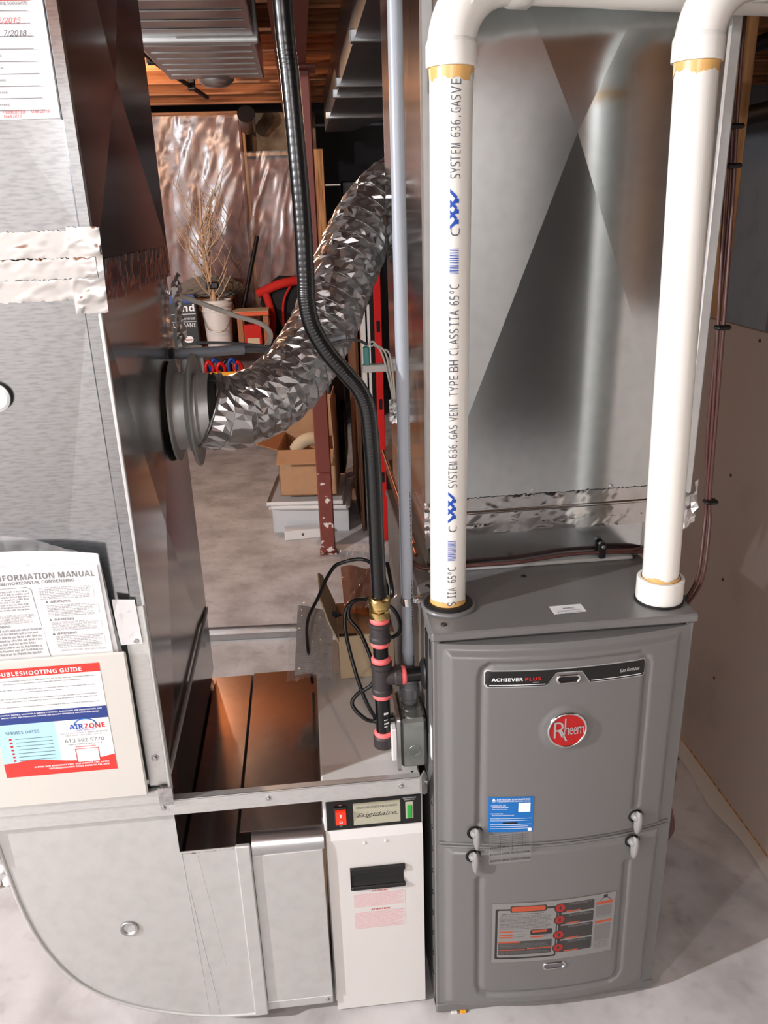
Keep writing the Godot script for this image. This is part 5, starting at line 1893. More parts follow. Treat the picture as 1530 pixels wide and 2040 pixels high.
func electrical():
	var t := thing("conduit", "straight grey plastic electrical conduit running down into the steel box", "conduit", Vector3(-0.0265, 0, -0.114))
	var s := sts()
	tube(s, [Vector3(0.001, 2.12, 0), Vector3(0, 0.69, 0)], 0.0107, 24)
	var tube_ := obj("conduit_tube", s, M.conduit_pvc, t)
	s = sts()
	var r := RandomNumberGenerator.new()
	r.seed = 8
	var y := 0.72
	while y < 1.75:
		var n := r.randf_range(0.002, 0.007)
		if fmod(y, 0.16) < 0.11:
			for a in [0.70]:
				var p := Vector3(sin(a), 0, cos(a)) * 0.0109
				var q := Vector3(sin(a + 0.16), 0, cos(a + 0.16)) * 0.0109
				face(s, [p + Vector3.UP * y, q + Vector3.UP * y, q + Vector3.UP * (y + n), p + Vector3.UP * (y + n)], Vector3(0, y, 0))
		y += n + r.randf_range(0.0015, 0.004)
	obj("print_dashes", s, M.ink_black, tube_)
	s = sts()
	lathe(s, [Vector2(0.016, 0.659), Vector2(0.0165, 0.660), Vector2(0.0165, 0.668), Vector2(0.0180, 0.670), Vector2(0.0185, 0.690), Vector2(0.0165, 0.693), Vector2(0.0165, 0.704), Vector2(0.0150, 0.708), Vector2(0.0108, 0.708)], Transform3D(), 16)
	for k in 10:
		var a := TAU * k / 10
		box(s, Vector3(-0.0025, 0.671, 0.0165), Vector3(0.0025, 0.689, 0.0195), 0.001, Transform3D(Basis(Vector3.UP, a), Vector3.ZERO))
	obj("connector", s, M.fitting_pvc, t)
	s = sts()
	lathe(s, [Vector2(0.0112, 0.858), Vector2(0.0125, 0.858), Vector2(0.0125, 0.872), Vector2(0.0112, 0.872)], Transform3D(), 20)
	box(s, Vector3(0.010, 0.859, -0.004), Vector3(0.028, 0.871, 0.006), 0.002)
	screw(s, Vector3(0.018, 0.865, 0.006), Vector3.BACK, 0.0035)
	obj("pipe_clamp", s, M.chrome, t)
	# 4 inch square steel box on the furnace's side, with its cover facing left
	t = thing("junction_box", "square steel junction box with knockouts on the furnace's left side", "electrical box", Vector3(-0.003, 0.605, -0.104))
	s = sts()
	box(s, Vector3(-0.048, -0.051, -0.051), Vector3(0.0, 0.053, 0.051), 0.006)
	obj("box_body", s, M.box_steel, t)
	for e in [Transform3D(Basis(Vector3.RIGHT, PI / 2), Vector3(-0.022, -0.012, 0.0512)), Transform3D(Basis(), Vector3(-0.027, 0.0532, 0.036)), Transform3D(Basis(), Vector3(-0.027, 0.0532, 0.014))]:
		s = sts()
		var ring := []
		for k in 22:
			var a := TAU * k / 24
			ring.append(e * Vector3(cos(a) * 0.0105, 0, sin(a) * 0.0105))
		tube(s, ring, 0.0009, 6)
		lathe(s, [Vector2(0.0098, 0.0), Vector2(0.0094, 0.0008), Vector2(0, 0.0008)], e, 22)
		obj("knockout", s, M.box_steel, t)
	for p in [Vector3(-0.042, 0.0532, 0.020), Vector3(-0.006, 0.0532, 0.04), Vector3(-0.006, 0.0532, 0.022), Vector3(-0.040, 0.0532, 0.042)]:
		s = sts()
		lathe(s, [Vector2(0.0017, 0), Vector2(0.0015, 0.0006), Vector2(0, 0.0006)], Transform3D(Basis(), p), 10)
		obj("small_hole", s, M.ink_black, t)
	s = sts()
	prism(s, rounded(-0.053, -0.058, 0.053, 0.058, 0.010), 0, 0.006, Transform3D(Basis(Vector3.FORWARD, Vector3.UP, Vector3.RIGHT), Vector3(-0.054, 0.001, 0)))
	obj("raised_cover", s, M.steel, t)
	s = sts()
	box(s, Vector3(-0.064, -0.034, 0.004), Vector3(-0.0545, 0.034, 0.049), 0.002)
	obj("switch_plate", s, M.white_paint, t)
	s = sts()
	box(s, Vector3(-0.070, -0.008, 0.018), Vector3(-0.062, 0.010, 0.028), 0.002)
	obj("switch_lever", s, M.white_paint, t)
	# power cord: from behind the nut over the carton, then two loops against the drip leg
	s = sts()
	var cord := curve([Vector3(-0.050, 0.63, -0.12), Vector3(-0.092, 0.617, -0.118), Vector3(-0.115, 0.628, -0.12), Vector3(-0.132, 0.650, -0.13), Vector3(-0.120, 0.668, -0.135), Vector3(-0.094, 0.690, -0.128), Vector3(-0.088, 0.72, -0.135), Vector3(-0.108, 0.770, -0.18), Vector3(-0.128, 0.795, -0.2), Vector3(-0.117, 0.828, -0.2), Vector3(-0.085, 0.842, -0.17), Vector3(-0.052, 0.835, -0.15), Vector3(-0.036, 0.80, -0.15), Vector3(-0.040, 0.76, -0.18), Vector3(-0.06, 0.755, -0.2), Vector3(-0.05, 0.83, -0.25), Vector3(-0.085, 0.885, -0.25), Vector3(-0.135, 0.880, -0.26), Vector3(-0.158, 0.85, -0.28), Vector3(-0.183, 0.78, -0.32), Vector3(-0.208, 0.70, -0.38), Vector3(-0.214, 0.60, -0.45), Vector3(-0.21, 0.47, -0.5)], 8)
	tube(s, cord, 0.0037, 10)
	tag(obj("power_cord", s, M.cord_black), "thin black power cord looped round the iron drip leg and over the carton", "cord")
	s = sts()
	tube(s, curve([Vector3(-0.090, 0.62, -0.122), Vector3(-0.108, 0.66, -0.13), Vector3(-0.125, 0.72, -0.15), Vector3(-0.136, 0.78, -0.19), Vector3(-0.128, 0.815, -0.205), Vector3(-0.10, 0.836, -0.19), Vector3(-0.06, 0.846, -0.165), Vector3(-0.05, 0.87, -0.14), Vector3(-0.052, 0.9, -0.2)], 8), 0.0037, 10)
	tag(obj("control_cable", s, M.cord_black), "second black cable hanging beside the looped cord behind the iron tee", "cable")


func flex():
	var t := thing("flex_duct", "crinkled foil flexible duct sweeping up from left duct collar to behind the plenum", "duct", Vector3.ZERO)
	var path := curve([Vector3(-0.385, 1.135, -0.505), Vector3(-0.335, 1.122, -0.52), Vector3(-0.24, 1.150, -0.585), Vector3(-0.148, 1.243, -0.69), Vector3(-0.075, 1.378, -0.80), Vector3(-0.008, 1.488, -0.90), Vector3(0.085, 1.565, -0.98), Vector3(0.22, 1.60, -1.02), Vector3(0.36, 1.60, -1.03)], 30)
	var f := frames(path)
	var s := sts()
	var nn := path.size()
	var dist := [0.0]
	for i in range(1, nn):
		dist.append(dist[-1] + (path[i] - path[i - 1]).length())
	# stiff foil between the turns of the wire: flat crumpled facets about a centimetre across
	var r := RandomNumberGenerator.new()
	r.seed = 17
	var sides := 40
	var rows := int(dist[-1] / 0.012)
	var jit := []
	for k in (rows + 1) * sides:
		jit.append(Vector3(r.randf_range(-1, 1), r.randf_range(-1, 1), r.randf_range(-1, 1)))
	sheet(s, sides, rows, func(u: float, v: float) -> Vector3:
		var row := roundi(v * rows)
		var col := roundi(u * sides) % sides
		var j: Vector3 = jit[row * sides + col]
		var on_wire := row % 3 == 0
		var d: float = clampf(row * 0.012 + (0.0 if on_wire else 0.0035 * j.y), 0.0, dist[-1])
		var i := 0
		while i < nn - 2 and dist[i + 1] < d:
			i += 1
		var fr: float = (d - dist[i]) / maxf(dist[i + 1] - dist[i], 1e-6)
		var a := (u * sides + (0.0 if row == 0 else 0.33 * j.z)) * TAU / sides + 0.5 * TAU / sides * (row % 2)
		var rr := 0.0755 + (0.0016 * j.x if on_wire else 0.0042 * j.x - 0.0003)
		return path[i].lerp(path[i + 1], fr) + (f[i][0] * cos(a) + f[i][1] * sin(a)) * rr, false)
	obj("foil_sleeve", s, M.foil, t)
	# the wire helix under the foil
	s = sts()
	var wire := []
	var i2 := 0
	var total: float = dist[-1]
	for k in int(total / 0.036 * 30):
		var d: float = k * 0.036 / 30
		while i2 < nn - 2 and dist[i2 + 1] < d:
			i2 += 1
		var fr: float = (d - dist[i2]) / maxf(dist[i2 + 1] - dist[i2], 1e-6)
		var c: Vector3 = path[i2].lerp(path[i2 + 1], fr)
		var a := -TAU * k / 30.0
		wire.append(c + (f[i2][0] * cos(a) + f[i2][1] * sin(a)) * 0.0764)
	tube(s, wire, 0.0008, 5)
	obj("wire_helix", s, M.steel, t)
	s = sts()
	var band := []
	for k in 41:
		var a := TAU * k / 40
		band.append(path[4] + (f[4][0] * cos(a) + f[4][1] * sin(a)) * 0.0775)
	tube(s, band, 0.003, 6)
	obj("clamp_band", s, M.steel, t)


func wiring():
	var s := sts()
	# thermostat cables down the plenum's right edge
	var t := thing("thermostat_cable", "bundle of brown thermostat cables down the plenum's right edge to the furnace", "cable", Vector3.ZERO)
	var ways := [[0.0, 0.0], [0.008, 0.004], [0.004, -0.007]]
	for k in 3:
		var dx: float = ways[k][0]
		var dz: float = ways[k][1]
		s = sts()
		var w := 0.004 * (k - 1)
		tube(s, curve([Vector3(0.543 + dx, 2.1, -0.262 + dz), Vector3(0.543 + dx, 1.75, -0.262 + dz), Vector3(0.543 + dx + w, 1.5, -0.235 + dz), Vector3(0.540 + dx, 1.30, -0.212 + dz), Vector3(0.547 + dx - w, 1.12, -0.212 + dz), Vector3(0.555 + dx * 0.5, 0.985, -0.210 + dz), Vector3(0.552 + dx, 0.93, -0.20 + dz), Vector3(0.528 + dx, 0.84, -0.16 + dz), Vector3(0.478 + dx * 0.6, 0.80, -0.12 + dz)], 8), 0.0032, 8)
		obj("cable_strand", s, M.wire_brown, t)
	for p in [Vector3(0.548, 1.62, -0.246), Vector3(0.547, 1.56, -0.238), Vector3(0.545, 1.30, -0.207), Vector3(0.560, 0.978, -0.205)]:
		s = sts()
		box(s, p - Vector3(0.012, 0.004, 0.010), p + Vector3(0.014, 0.004, 0.009), 0.003)
		obj("cable_clip", s, M.black_plastic, t)
	s = sts()
	tube(s, [Vector3(0.495, 0.818, -0.14), Vector3(0.475, 0.794, -0.118)], 0.0075, 10)
	obj("boot_sleeve", s, M.black_rubber, t)
	# loose loops down the furnace's right side
	t = thing("low_voltage_cable", "loose brown low voltage cables looped down the furnace's right side", "cable", Vector3.ZERO)
	for k in 4:
		var o := 0.004 * k
		s = sts()
		tube(s, curve([Vector3(0.450, 0.690, -0.05 - o), Vector3(0.458, 0.66, -0.05 - o), Vector3(0.453 + o, 0.60, -0.055), Vector3(0.462 + o, 0.54, -0.06 - o), Vector3(0.459 + o * 1.5, 0.48, -0.06), Vector3(0.466 + o, 0.41, -0.06 - o), Vector3(0.474 + o, 0.35, -0.06), Vector3(0.462 + o, 0.31 - o, -0.06 - o), Vector3(0.449, 0.29 - o * 2, -0.06)], 7), 0.0030, 8)
		obj("cable_strand", s, M.wire_brown, t)
	s = sts()
	box(s, Vector3(0.446, 0.521, -0.07), Vector3(0.475, 0.529, -0.045), 0.003)
	obj("cable_clip", s, M.black_plastic, t)
	s = sts()
	ball(s, Vector3(0.449, 0.694, -0.045), Vector3(0.006, 0.008, 0.006), 6)
	obj("wire_nut", s, M.red_plastic, t)
	# line across the foot of the plenum
	t = thing("copper_line", "thin brown tube along the foot of the plenum held by one black clip", "tube", Vector3.ZERO)
	s = sts()
	tube(s, curve([Vector3(0.0, 0.878, -0.25), Vector3(0.025, 0.873, -0.222), Vector3(0.11, 0.875, -0.218), Vector3(0.20, 0.876, -0.217), Vector3(0.29, 0.884, -0.217), Vector3(0.36, 0.884, -0.217), Vector3(0.44, 0.879, -0.218), Vector3(0.47, 0.873, -0.24)], 8), 0.0038, 8)
	obj("tube_body", s, M.wire_brown, t)
	s = sts()
	tube(s, curve([Vector3(0.36, 0.8875, -0.215), Vector3(0.42, 0.886, -0.2165), Vector3(0.47, 0.88, -0.24)], 6), 0.003, 8)
	obj("second_strand", s, M.wire_brown, t)
	s = sts()
	box(s, Vector3(0.355, 0.872, -0.225), Vector3(0.369, 0.905, -0.211), 0.003)
	obj("clip", s, M.black_plastic, t)
	s = sts()
	screw(s, Vector3(0.362, 0.897, -0.211), Vector3.BACK, 0.0028)
	obj("clip_screw", s, M.chrome, t)
	# added copper tubes imitating the lines mirrored in the plenum's side
	for k in 3:
		s = sts()
		tube(s, [Vector3(0.010 - 0.004 * k, 0.885 + 0.022 * k, -0.26), Vector3(0.008 - 0.004 * k, 0.90 + 0.022 * k, -0.78)], 0.0045, 10)
		tag(obj("reflection_tube", s, M.copper), "thin added copper tube imitating a reflection along the plenum's left foot, %s of three" % ["lowest", "middle", "topmost"][k], "tube", "added copper tubes beside the plenum")
	# grey hose and cables from the return duct toward the control bracket
	t = thing("sensor_hose", "grey plastic hose with dark cable poking out of the left duct above the collar", "hose", Vector3.ZERO)
	s = sts()
	tube(s, [Vector3(-0.449, 1.243, -0.56), Vector3(-0.31, 1.236, -0.62)], 0.0105, 14)
	obj("hose_body", s, M.conduit_pvc, t)
	s = sts()
	tube(s, [Vector3(-0.312, 1.236, -0.62), Vector3(-0.235, 1.230, -0.65)], 0.0075, 12)
	obj("hose_tip", s, M.fitting_pvc, t)
	s = sts()
	tube(s, curve([Vector3(-0.40, 1.262, -0.57), Vector3(-0.33, 1.253, -0.6), Vector3(-0.26, 1.238, -0.63), Vector3(-0.21, 1.222, -0.62), Vector3(-0.13, 1.247, -0.56), Vector3(-0.075, 1.255, -0.56), Vector3(-0.045, 1.236, -0.62)], 7), 0.0032, 8)
	obj("cable_strand", s, M.fitting_pvc, t)
	s = sts()
	tube(s, [Vector3(-0.15, 1.252, -0.57), Vector3(-0.09, 1.262, -0.56)], 0.008, 10)
	obj("splice_sleeve", s, M.conduit_pvc, t)
	s = sts()
	tube(s, curve([Vector3(-0.445, 1.362, -0.6), Vector3(-0.40, 1.335, -0.66), Vector3(-0.33, 1.30, -0.7), Vector3(-0.275, 1.277, -0.72), Vector3(-0.253, 1.255, -0.71), Vector3(-0.262, 1.232, -0.69), Vector3(-0.285, 1.226, -0.66)], 8), 0.0055, 10)
	tag(obj("drain_tube", s, M.wire_white), "milky plastic tube arching from the left duct down to the grey hose", "tube")
	t = thing("control_bracket", "small white bracket with teal terminal on the plenum's left side", "bracket", Vector3(0.0, 1.185, -0.62))
	s = sts()
	box(s, Vector3(-0.055, -0.010, -0.012), Vector3(0.028, 0.006, 0.012), 0.002)
	box(s, Vector3(0.0, 0.006, -0.012), Vector3(0.028, 0.018, 0.012), 0.002)
	obj("bracket_plate", s, M.white_plastic, t)
	s = sts()
	box(s, Vector3(-0.052, 0.004, -0.008), Vector3(-0.038, 0.046, 0.010), 0.003)
	obj("terminal", s, M.teal, t)
	for k in 3:
		s = sts()
		var o := 0.008 * k
		tube(s, curve([Vector3(-0.042 + o, 0.046, 0.0), Vector3(-0.03 + o, 0.056 - o, 0.008), Vector3(-0.012 + o, 0.03, 0.016), Vector3(0.002 + o * 0.6, -0.03, 0.018), Vector3(0.012 + o * 0.2, -0.085, 0.01)], 7), 0.0022, 7)
		obj("wire", s, M.wire_white, t)
	s = sts()
	foil_strip(s, Vector3(0.000, -0.125, 0.02), Vector3(0.026, -0.125, 0.016), Vector3(0, 0.055, 0), Vector3.BACK, 111, 0.014, 0.005)
	obj("foil_wrap", s, M.foil, t)


# ---------------------------------------------------------------- papers, cartons, bags
func papers():
	var R := Vector3.RIGHT
	var U := Vector3.UP
	# service record at the top of the left duct
	var t := thing("service_record", "white printed service record sheet taped at the top of the left duct", "paper", Vector3(0, 0, 0.0062))
	var s := sts()
	sheet(s, 4, 6, func(u: float, v: float) -> Vector3: return Vector3(lerpf(-0.72, -0.461, u), lerpf(1.627, 1.93, v), 0.0003 + 0.0022 * clampf((1.0 - u) * 1.7, 0, 1)))
	obj("sheet", s, M.paper, t)
	var z := 0.0028
	s = sts()
	for k in 9:
		var y := 1.6365 + 0.0133 * k
		box(s, Vector3(-0.60, y, z - 0.0003), Vector3(-0.477 - 0.0012 * (k % 3), y + 0.0005, z))
		letters(s, "Date of service:", 0.0030, plane_map(Vector3(-0.546, y + 0.0055, z), R, U), {"fit": false})
	obj("ruled_form", s, M.ink_grey, t)
	s = sts()
	letters(s, "613-722-7922", 0.0042, plane_map(Vector3(-0.5495, 1.7405, z), R, U), {"bold": true, "fit": false})
	letters(s, "Heating & Cooling Specialists", 0.0036, plane_map(Vector3(-0.478, 1.7482, z), R, U), {"align": 2, "fit": false})
	letters(s, "7/2018", 0.0062, plane_map(Vector3(-0.512, 1.7165, z), R, U), {"slant": 0.3, "fit": false})
	obj("grey_print", s, M.ink_grey, t)
	s = sts()
	box(s, Vector3(-0.60, 1.7535, z - 0.0003), Vector3(-0.475, 1.7542, z))
	letters(s, "2/2015", 0.0060, plane_map(Vector3(-0.516, 1.7300, z), R, U), {"slant": 0.35, "fit": false})
	letters(s, "HUMIDIFIER", 0.0034, plane_map(Vector3(-0.528, 1.6330, z), R, U), {"slant": 0.3, "fit": false})
	letters(s, "MAR 2015", 0.0036, plane_map(Vector3(-0.495, 1.6333, z), R, U), {"slant": 0.3, "fit": false})
	letters(s, "MAR 2013", 0.0034, plane_map(Vector3(-0.528, 1.6285, z), R, U), {"slant": 0.3, "fit": false})
	obj("red_handwriting", s, M.ink_red, t)
	# troubleshooting sticker on the cream panel
	t = thing("service_sticker", "red, white and blue service sticker with phone number on the cream panel", "sticker", Vector3(0, 0, 0.0227))
	var x0 := -0.7000
	var w := 0.1745
	var y0 := 0.667
	var h := 0.199
	s = sts()
	sheet(s, 1, 1, func(u: float, v: float) -> Vector3: return Vector3(x0 + w * u, y0 + h * (1 - v), 0.0004))
	obj("sticker_sheet", s, sticker_print(), t)
	var at := func(px: float, py: float) -> Callable: return plane_map(Vector3(x0 + w * px, y0 + h * (1 - py), 0.0009), R, U)
	s = sts()
	letters(s, "TROUBLESHOOTING GUIDE", 0.0072, at.call(0.03, 0.060), {"w": 0.142, "bold": true})
	letters(s, "WE SUPPLY, INSTALL, MAINTAIN & SERVICE FURNACES, HEAT PUMPS, AIR CONDITIONERS, HOT", 0.0026, at.call(0.50, 0.418), {"w": 0.160, "align": 1, "bold": true})
	letters(s, "WATER TANKS, GAS FIREPLACES, INDOOR AIR QUALITY PRODUCTS, HRV/ERVS AND MORE!", 0.0026, at.call(0.50, 0.442), {"w": 0.150, "align": 1, "bold": true})
	letters(s, "SYSTEM NOT WORKING? VISIT OUR WEBSITE FOR A FREE", 0.0030, at.call(0.94, 0.925), {"w": 0.118, "align": 2, "bold": true})
	letters(s, "TROUBLESHOOTING GUIDE PRIOR TO CALLING!", 0.0030, at.call(0.94, 0.950), {"w": 0.096, "align": 2, "bold": true})
	obj("white_lettering", s, M.ink_white, t)
	s = sts()
	var body := [["Check Thermostat Settings: Ensure your thermostat is set to the cooling or heating mode and", 0.115], ["the temperature is set lower or higher than the current room temperature.", 0.140], ["Check the Air Filter: A clogged or dirty air filter can restrict airflow and cause your unit to work", 0.195], ["inefficiently or even shut down.", 0.220], ["Check the Circuit Breaker: Your unit might have tripped the circuit breaker. Locate your home's", 0.275], ["electrical panel and check if the breaker for your AC is in the off position. If it is, reset it to on.", 0.300], ["Batteries: Make sure your thermostat batteries are changed if the thermostat is battery operated", 0.350]]
	for k in 7:
		letters(s, body[k][0], 0.0029, at.call(0.49, body[k][1]), {"w": 0.158 if k in [0, 2, 4, 5, 6] else (0.118 if k == 1 else 0.055), "align": 1, "bold": true})
	letters(s, "SERVICE DATES", 0.0052, at.call(0.075, 0.590), {"w": 0.052})
	letters(s, "CALL US FOR SERVICE, MAINTENANCE", 0.0031, at.call(0.755, 0.633), {"w": 0.076, "align": 1})
	letters(s, "OR A FAST AND FREE QUOTE", 0.0031, at.call(0.755, 0.655), {"w": 0.058, "align": 1})
	letters(s, "613 592 5770", 0.0066, at.call(0.755, 0.712), {"w": 0.061, "align": 1})
	letters(s, "AIRZONEHVAC.CA", 0.0026, at.call(0.755, 0.738), {"w": 0.054, "align": 1})
	for k in 7:
		var yy := y0 + h * (1 - 0.640 - 0.034 * k)
		box(s, Vector3(x0 + w * 0.15, yy, 0.0005), Vector3(x0 + w * 0.475, yy + 0.0006, 0.0009))
	obj("dark_lettering", s, M.ink_grey, t)
	s = sts()
	letters(s, "ZONE", 0.0090, at.call(0.775, 0.588), {"w": 0.032, "bold": true})
	letters(s, "EMERGENCY? HVAC", 0.0024, at.call(0.755, 0.762), {"w": 0.032, "align": 1, "bold": true})
	for k in 7:
		prism(s, oval(x0 + w * 0.105, y0 + h * (1 - 0.638 - 0.034 * k), 0.0021, 0.0017, 4), 0.0005, 0.0009)
	for e in [[0.655, 0.775, 0.865, 0.7785], [0.655, 0.9035, 0.865, 0.907], [0.655, 0.775, 0.660, 0.907], [0.860, 0.775, 0.865, 0.907]]:
		box(s, Vector3(x0 + w * e[0], y0 + h * (1 - e[3]), 0.0007), Vector3(x0 + w * e[2], y0 + h * (1 - e[1]), 0.0011))
	obj("red_lettering", s, M.ink_red, t)
	s = sts()
	letters(s, "AIR", 0.0090, at.call(0.640, 0.588), {"w": 0.022, "bold": true})
	letters(s, "HVAC SERVICES", 0.0020, at.call(0.785, 0.605), {"w": 0.030, "align": 1, "bold": true})
	obj("navy_lettering", s, M.ink_blue, t)
	s = sts()
	var arc := []
	for k in 17:
		var a := PI * (1.0 - k / 16.0)
		arc.append(Vector3(x0 + w * 0.785 + cos(a) * 0.017, y0 + h * 0.448 + sin(a) * 0.011, 0.0008))
	tube(s, arc, 0.0009, 6)
	obj("logo_arc", s, M.sticker_blue, t)
	# manual in its clear bag, tucked behind the panel
	t = thing("manual_bag", "clear plastic bag with printed furnace manual tucked behind the cream panel", "manual", Vector3(0, 0, 0.0075))
	var bow := func(x: float, y: float) -> float: return 0.001 + 0.010 * sin(clampf((y - 0.87) / 0.2, 0, 1) * 1.4) + 0.003 * sin((x + 0.5) * 14.0)
	s = sts()
	sheet(s, 20, 14, func(u: float, v: float) -> Vector3:
		var y := lerpf(0.872, 1.064 - 0.018 * pow(u, 2.5) - 0.008 * (1.0 - u), v)
		var x := lerpf(-0.74, -0.497 - 0.004 * v, u)
		return Vector3(x, y, bow.call(x, y)))
	obj("manual_back", s, M.paper, t)
	s = sts()
	var pg := func(x: float, y: float) -> Vector3: return Vector3(x, y, (bow.call(x, y) as float) + 0.003)
	sheet(s, 16, 12, func(u: float, v: float) -> Vector3: return pg.call(lerpf(-0.73, -0.5045, u), lerpf(0.872, 1.036 - 0.006 * u, v)))
	obj("cover_page", s, M.ink_white, t)
	s = sts()
	var lay := func(x: float, y: float) -> Callable: return func(a: float, b: float) -> Vector3: return (pg.call(x + a, y + b) as Vector3) + Vector3(0, 0, 0.0006)
	letters(s, "USER'S INFORMATION MANUAL", 0.0098, lay.call(-0.703, 1.0110), {"w": 0.193, "bold": true})
	letters(s, "UPFLOW/HORIZONTAL CONDENSING", 0.0052, lay.call(-0.670, 1.0035), {"w": 0.129, "bold": true})
	for e in [0.9695, 0.9385, 0.9135]:
		letters(s, "WARNING", 0.0044, lay.call(-0.583, e), {"w": 0.0300, "bold": true})
		for v in [Vector2(-0.590, 0.0), Vector2(-0.585, 0.0), Vector2(-0.5875, 0.0046)]:
			s.set_uv(Vector2.ZERO)
			s.add_vertex((pg.call(v.x, e + v.y) as Vector3) + Vector3(0, 0, 0.0006))
	letters(s, "CAREFULLY FOLLOW THESE SAFETY RULES:", 0.0030, lay.call(-0.583, 0.8835), {"w": 0.07})
	letters(s, "WARNING", 0.0042, lay.call(-0.676, 0.932), {"w": 0.028, "bold": true})
	obj("lettering", s, M.ink_grey, t)
	for e in [[-0.596, -0.516, 0.976, 0.997, 7], [-0.590, -0.513, 0.946, 0.967, 8], [-0.588, -0.513, 0.9205, 0.937, 8], [-0.586, -0.513, 0.8895, 0.912, 9], [-0.70, -0.606, 0.960, 0.995, 10], [-0.70, -0.604, 0.938, 0.954, 11], [-0.70, -0.601, 0.882, 0.930, 12]]:
		s = sts()
		sheet(s, 6, 3, func(u: float, v: float) -> Vector3: return (pg.call(lerpf(e[0], e[1], u), lerpf(e[3], e[2], v)) as Vector3) + Vector3(0, 0, 0.0005))
		obj("print_block", s, printed("manual_print_%d" % (e[4] % 3), Color(0.88, 0.88, 0.88), Color(0.30, 0.30, 0.31), 8, e[4], 0.85, 0.2), t)
	s = sts()
	var frame := [Vector2(-0.71, 0.9985), Vector2(-0.612, 0.9985), Vector2(-0.606, 0.994), Vector2(-0.600, 0.876)]
	for k in 3:
		tube(s, [pg.call(frame[k].x, frame[k].y) + Vector3(0, 0, 0.0004), pg.call(frame[k + 1].x, frame[k + 1].y) + Vector3(0, 0, 0.0004)], 0.0004, 5)
	obj("ruled_frame", s, M.ink_grey, t)
	s = sts()
	var puck := noise(1.0, 121)
	sheet(s, 46, 40, func(u: float, v: float) -> Vector3:
		var top := 1.083 - 0.006 * sin(u * 9.0) - 0.032 * pow(u, 3.0)
		var y := lerpf(0.872, top, v)
		var x := lerpf(-0.745, -0.489 - 0.008 * v, u)
		var wave := 1.0 - absf(puck.get_noise_2d(u * 9.0 + v * 4.0, v * 5.0)) * 2.2
		return Vector3(x, y, 0.0065 + (bow.call(x, y) as float) + 0.005 * maxf(wave, 0) * smoothstep(0.0, 0.3, v)))
	obj("clear_bag", s, M.clear_plastic, t)
	s = sts()
	sheet(s, 6, 8, func(u: float, v: float) -> Vector3: return Vector3(lerpf(-0.492, -0.459, u) - 0.002 * v, lerpf(0.885, 0.966 - 0.004 * u, v), 0.003 + 0.004 * sin(v * 2.5) * (1 - u)))
	tag(obj("envelope", s, M.paper), "folded blank white paper sticking up between manual bag and duct flange", "paper").position.z = 0.005
	# beige carton, open, at the back of the air cleaner
	t = thing("beige_carton", "open beige carton with raised side flap on top of the air cleaner", "box", Vector3(-0.083, 0.526, -0.415))
	s = sts()
	box(s, Vector3(-0.062, 0, -0.16), Vector3(0.062, 0.108, 0.0), 0.002)
	obj("carton_body", s, M.cardboard_pale, t)
	s = sts()
	box(s, Vector3(-0.060, 0.1085, -0.158), Vector3(0.058, 0.1100, -0.004), 0.0005)
	obj("lid_panel", s, M.cardboard, t)
	s = sts()
	box(s, Vector3(-0.060, 0.1085, -0.006), Vector3(-0.022, 0.111, 0.0015))
	obj("lid_slot", s, M.ink_black, t)
	s = sts()
	prism(s, [Vector2(0, 0), Vector2(-0.19, 0), Vector2(-0.20, 0.075), Vector2(-0.165, 0.10), Vector2(-0.03, 0.095), Vector2(0, 0.055)], 0, 0.003, Transform3D(Basis(Vector3.BACK, Vector3(-0.35, 0.94, 0), Vector3.RIGHT), Vector3(-0.064, 0.105, 0.02)))
	obj("side_flap", s, M.cardboard_pale, t)
	for p in [Vector3(-0.058, 0.125, -0.07), Vector3(-0.064, 0.15, -0.03)]:
		s = sts()
		prism(s, [Vector2(-0.008, -0.007), Vector2(0.012, 0.0), Vector2(-0.008, 0.008)], 0, 0.0015, Transform3D(Basis(), p))
		obj("slot_mark", s, M.ink_black, t)
	s = sts()
	sheet(s, 10, 8, func(u: float, v: float) -> Vector3: return Vector3(lerpf(-0.125, -0.035, u), 0.64 + 0.008 * sin(u * 6) + 0.05 * v, lerpf(-0.50, -0.66, v) + 0.01 * sin(u * 4)))
	tag(obj("brown_wrapper", s, M.amber), "brown amber wrapper lying on the rear of the beige carton", "wrapper")
	# clear bag with printed pages leaning at the left of the carton
	t = thing("document_bag", "crumpled clear bag of printed pages lying left of the beige carton", "bag", Vector3.ZERO)
	var lie := func(u: float, v: float) -> Vector3:
		var x := lerpf(-0.262, -0.160, u) + 0.015 * v
		var zz := lerpf(-0.40, -0.62, v)
		return Vector3(x, 0.534 + 0.09 * v + 0.010 * sin(u * 4.0 + v), zz)
	s = sts()
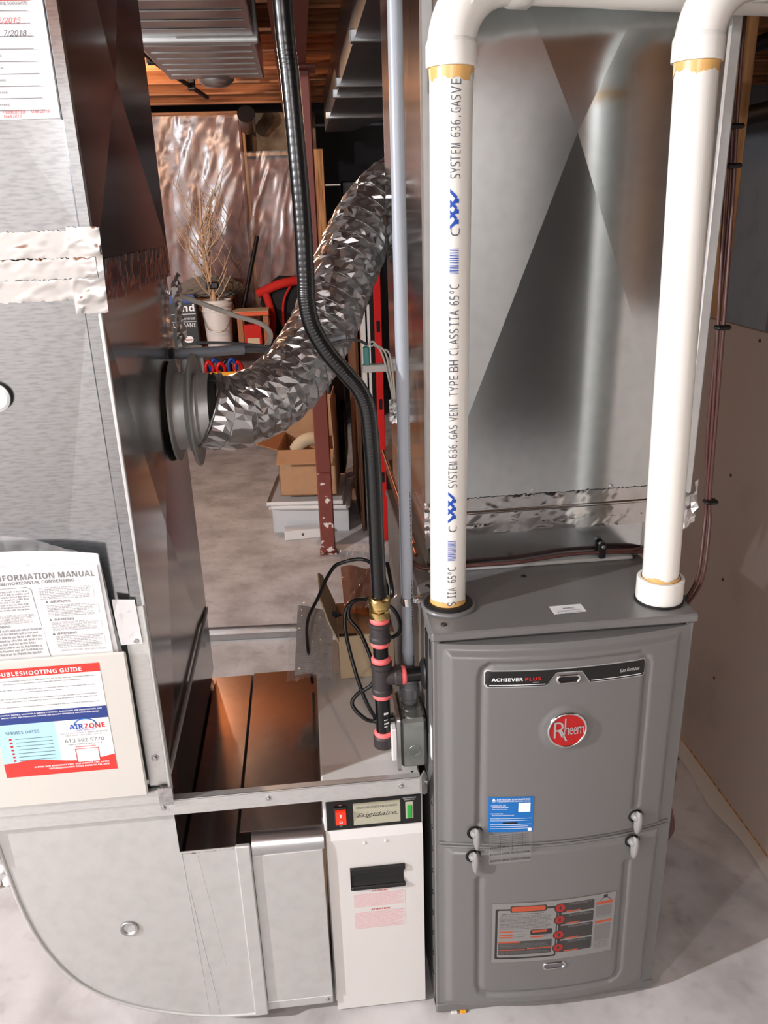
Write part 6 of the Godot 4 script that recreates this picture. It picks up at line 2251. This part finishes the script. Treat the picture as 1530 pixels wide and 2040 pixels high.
	sheet(s, 8, 8, func(u: float, v: float) -> Vector3: return lie.call(lerpf(0.14, 0.96, u), lerpf(0.06, 0.9, 1 - v)))
	obj("printed_page", s, printed("document_print", Color(0.74, 0.72, 0.71), Color(0.60, 0.58, 0.57), 30, 33, 0.6, 0.6), t)
	s = sts()
	sheet(s, 30, 30, func(u: float, v: float) -> Vector3:
		var q: Vector3 = lie.call(u * 1.05 - 0.02, v * 1.05 - 0.03)
		var wave := 1.0 - absf(puck.get_noise_2d(u * 8.0 + 30, v * 8.0)) * 2.4
		return q + Vector3(0, 0.004 + 0.012 * maxf(wave, 0), 0.0))
	obj("clear_bag", s, M.clear_plastic, t)
	s = sts()
	sheet(s, 24, 24, func(u: float, v: float) -> Vector3:
		var wave := 1.0 - absf(puck.get_noise_2d(u * 7.0 + 60, v * 7.0)) * 2.4
		return Vector3(lerpf(-0.125, 0.0, u), 0.652 + 0.07 * v + 0.012 * maxf(wave, 0), lerpf(-0.50, -0.70, v)))
	tag(obj("clear_wrap", s, M.clear_plastic), "loose clear plastic wrap over the back of the beige carton", "wrap")


func sticker_print() -> StandardMaterial3D:
	# the sticker's flat colour fields
	var w := 350
	var h := 400
	var im := Image.create(w, h, false, Image.FORMAT_RGB8)
	im.fill(Color(0.93, 0.93, 0.93))
	im.fill_rect(Rect2i(0, 0, w, 30), Color(0.86, 0.20, 0.17))
	im.fill_rect(Rect2i(0, 156, w, 44), Color(0.13, 0.22, 0.48))
	im.fill_rect(Rect2i(0, 200, int(w * 0.52), 170), Color(0.66, 0.83, 0.90))
	for x in w:
		var y := 340.0 + 14.0 * cos(x / float(w) * 5.2 + 2.6) + (20.0 if x < 40 else 20.0 * exp(-(x - 40) / 60.0))
		im.fill_rect(Rect2i(x, int(y), 1, h - int(y)), Color(0.86, 0.20, 0.17))
	im.fill_rect(Rect2i(int(w * 0.655), int(h * 0.775), int(w * 0.21), int(h * 0.132)), Color(0.93, 0.93, 0.93))
	var m := mat("sticker_print", Color.WHITE, 0.4)
	m.albedo_texture = ImageTexture.create_from_image(im)
	return m
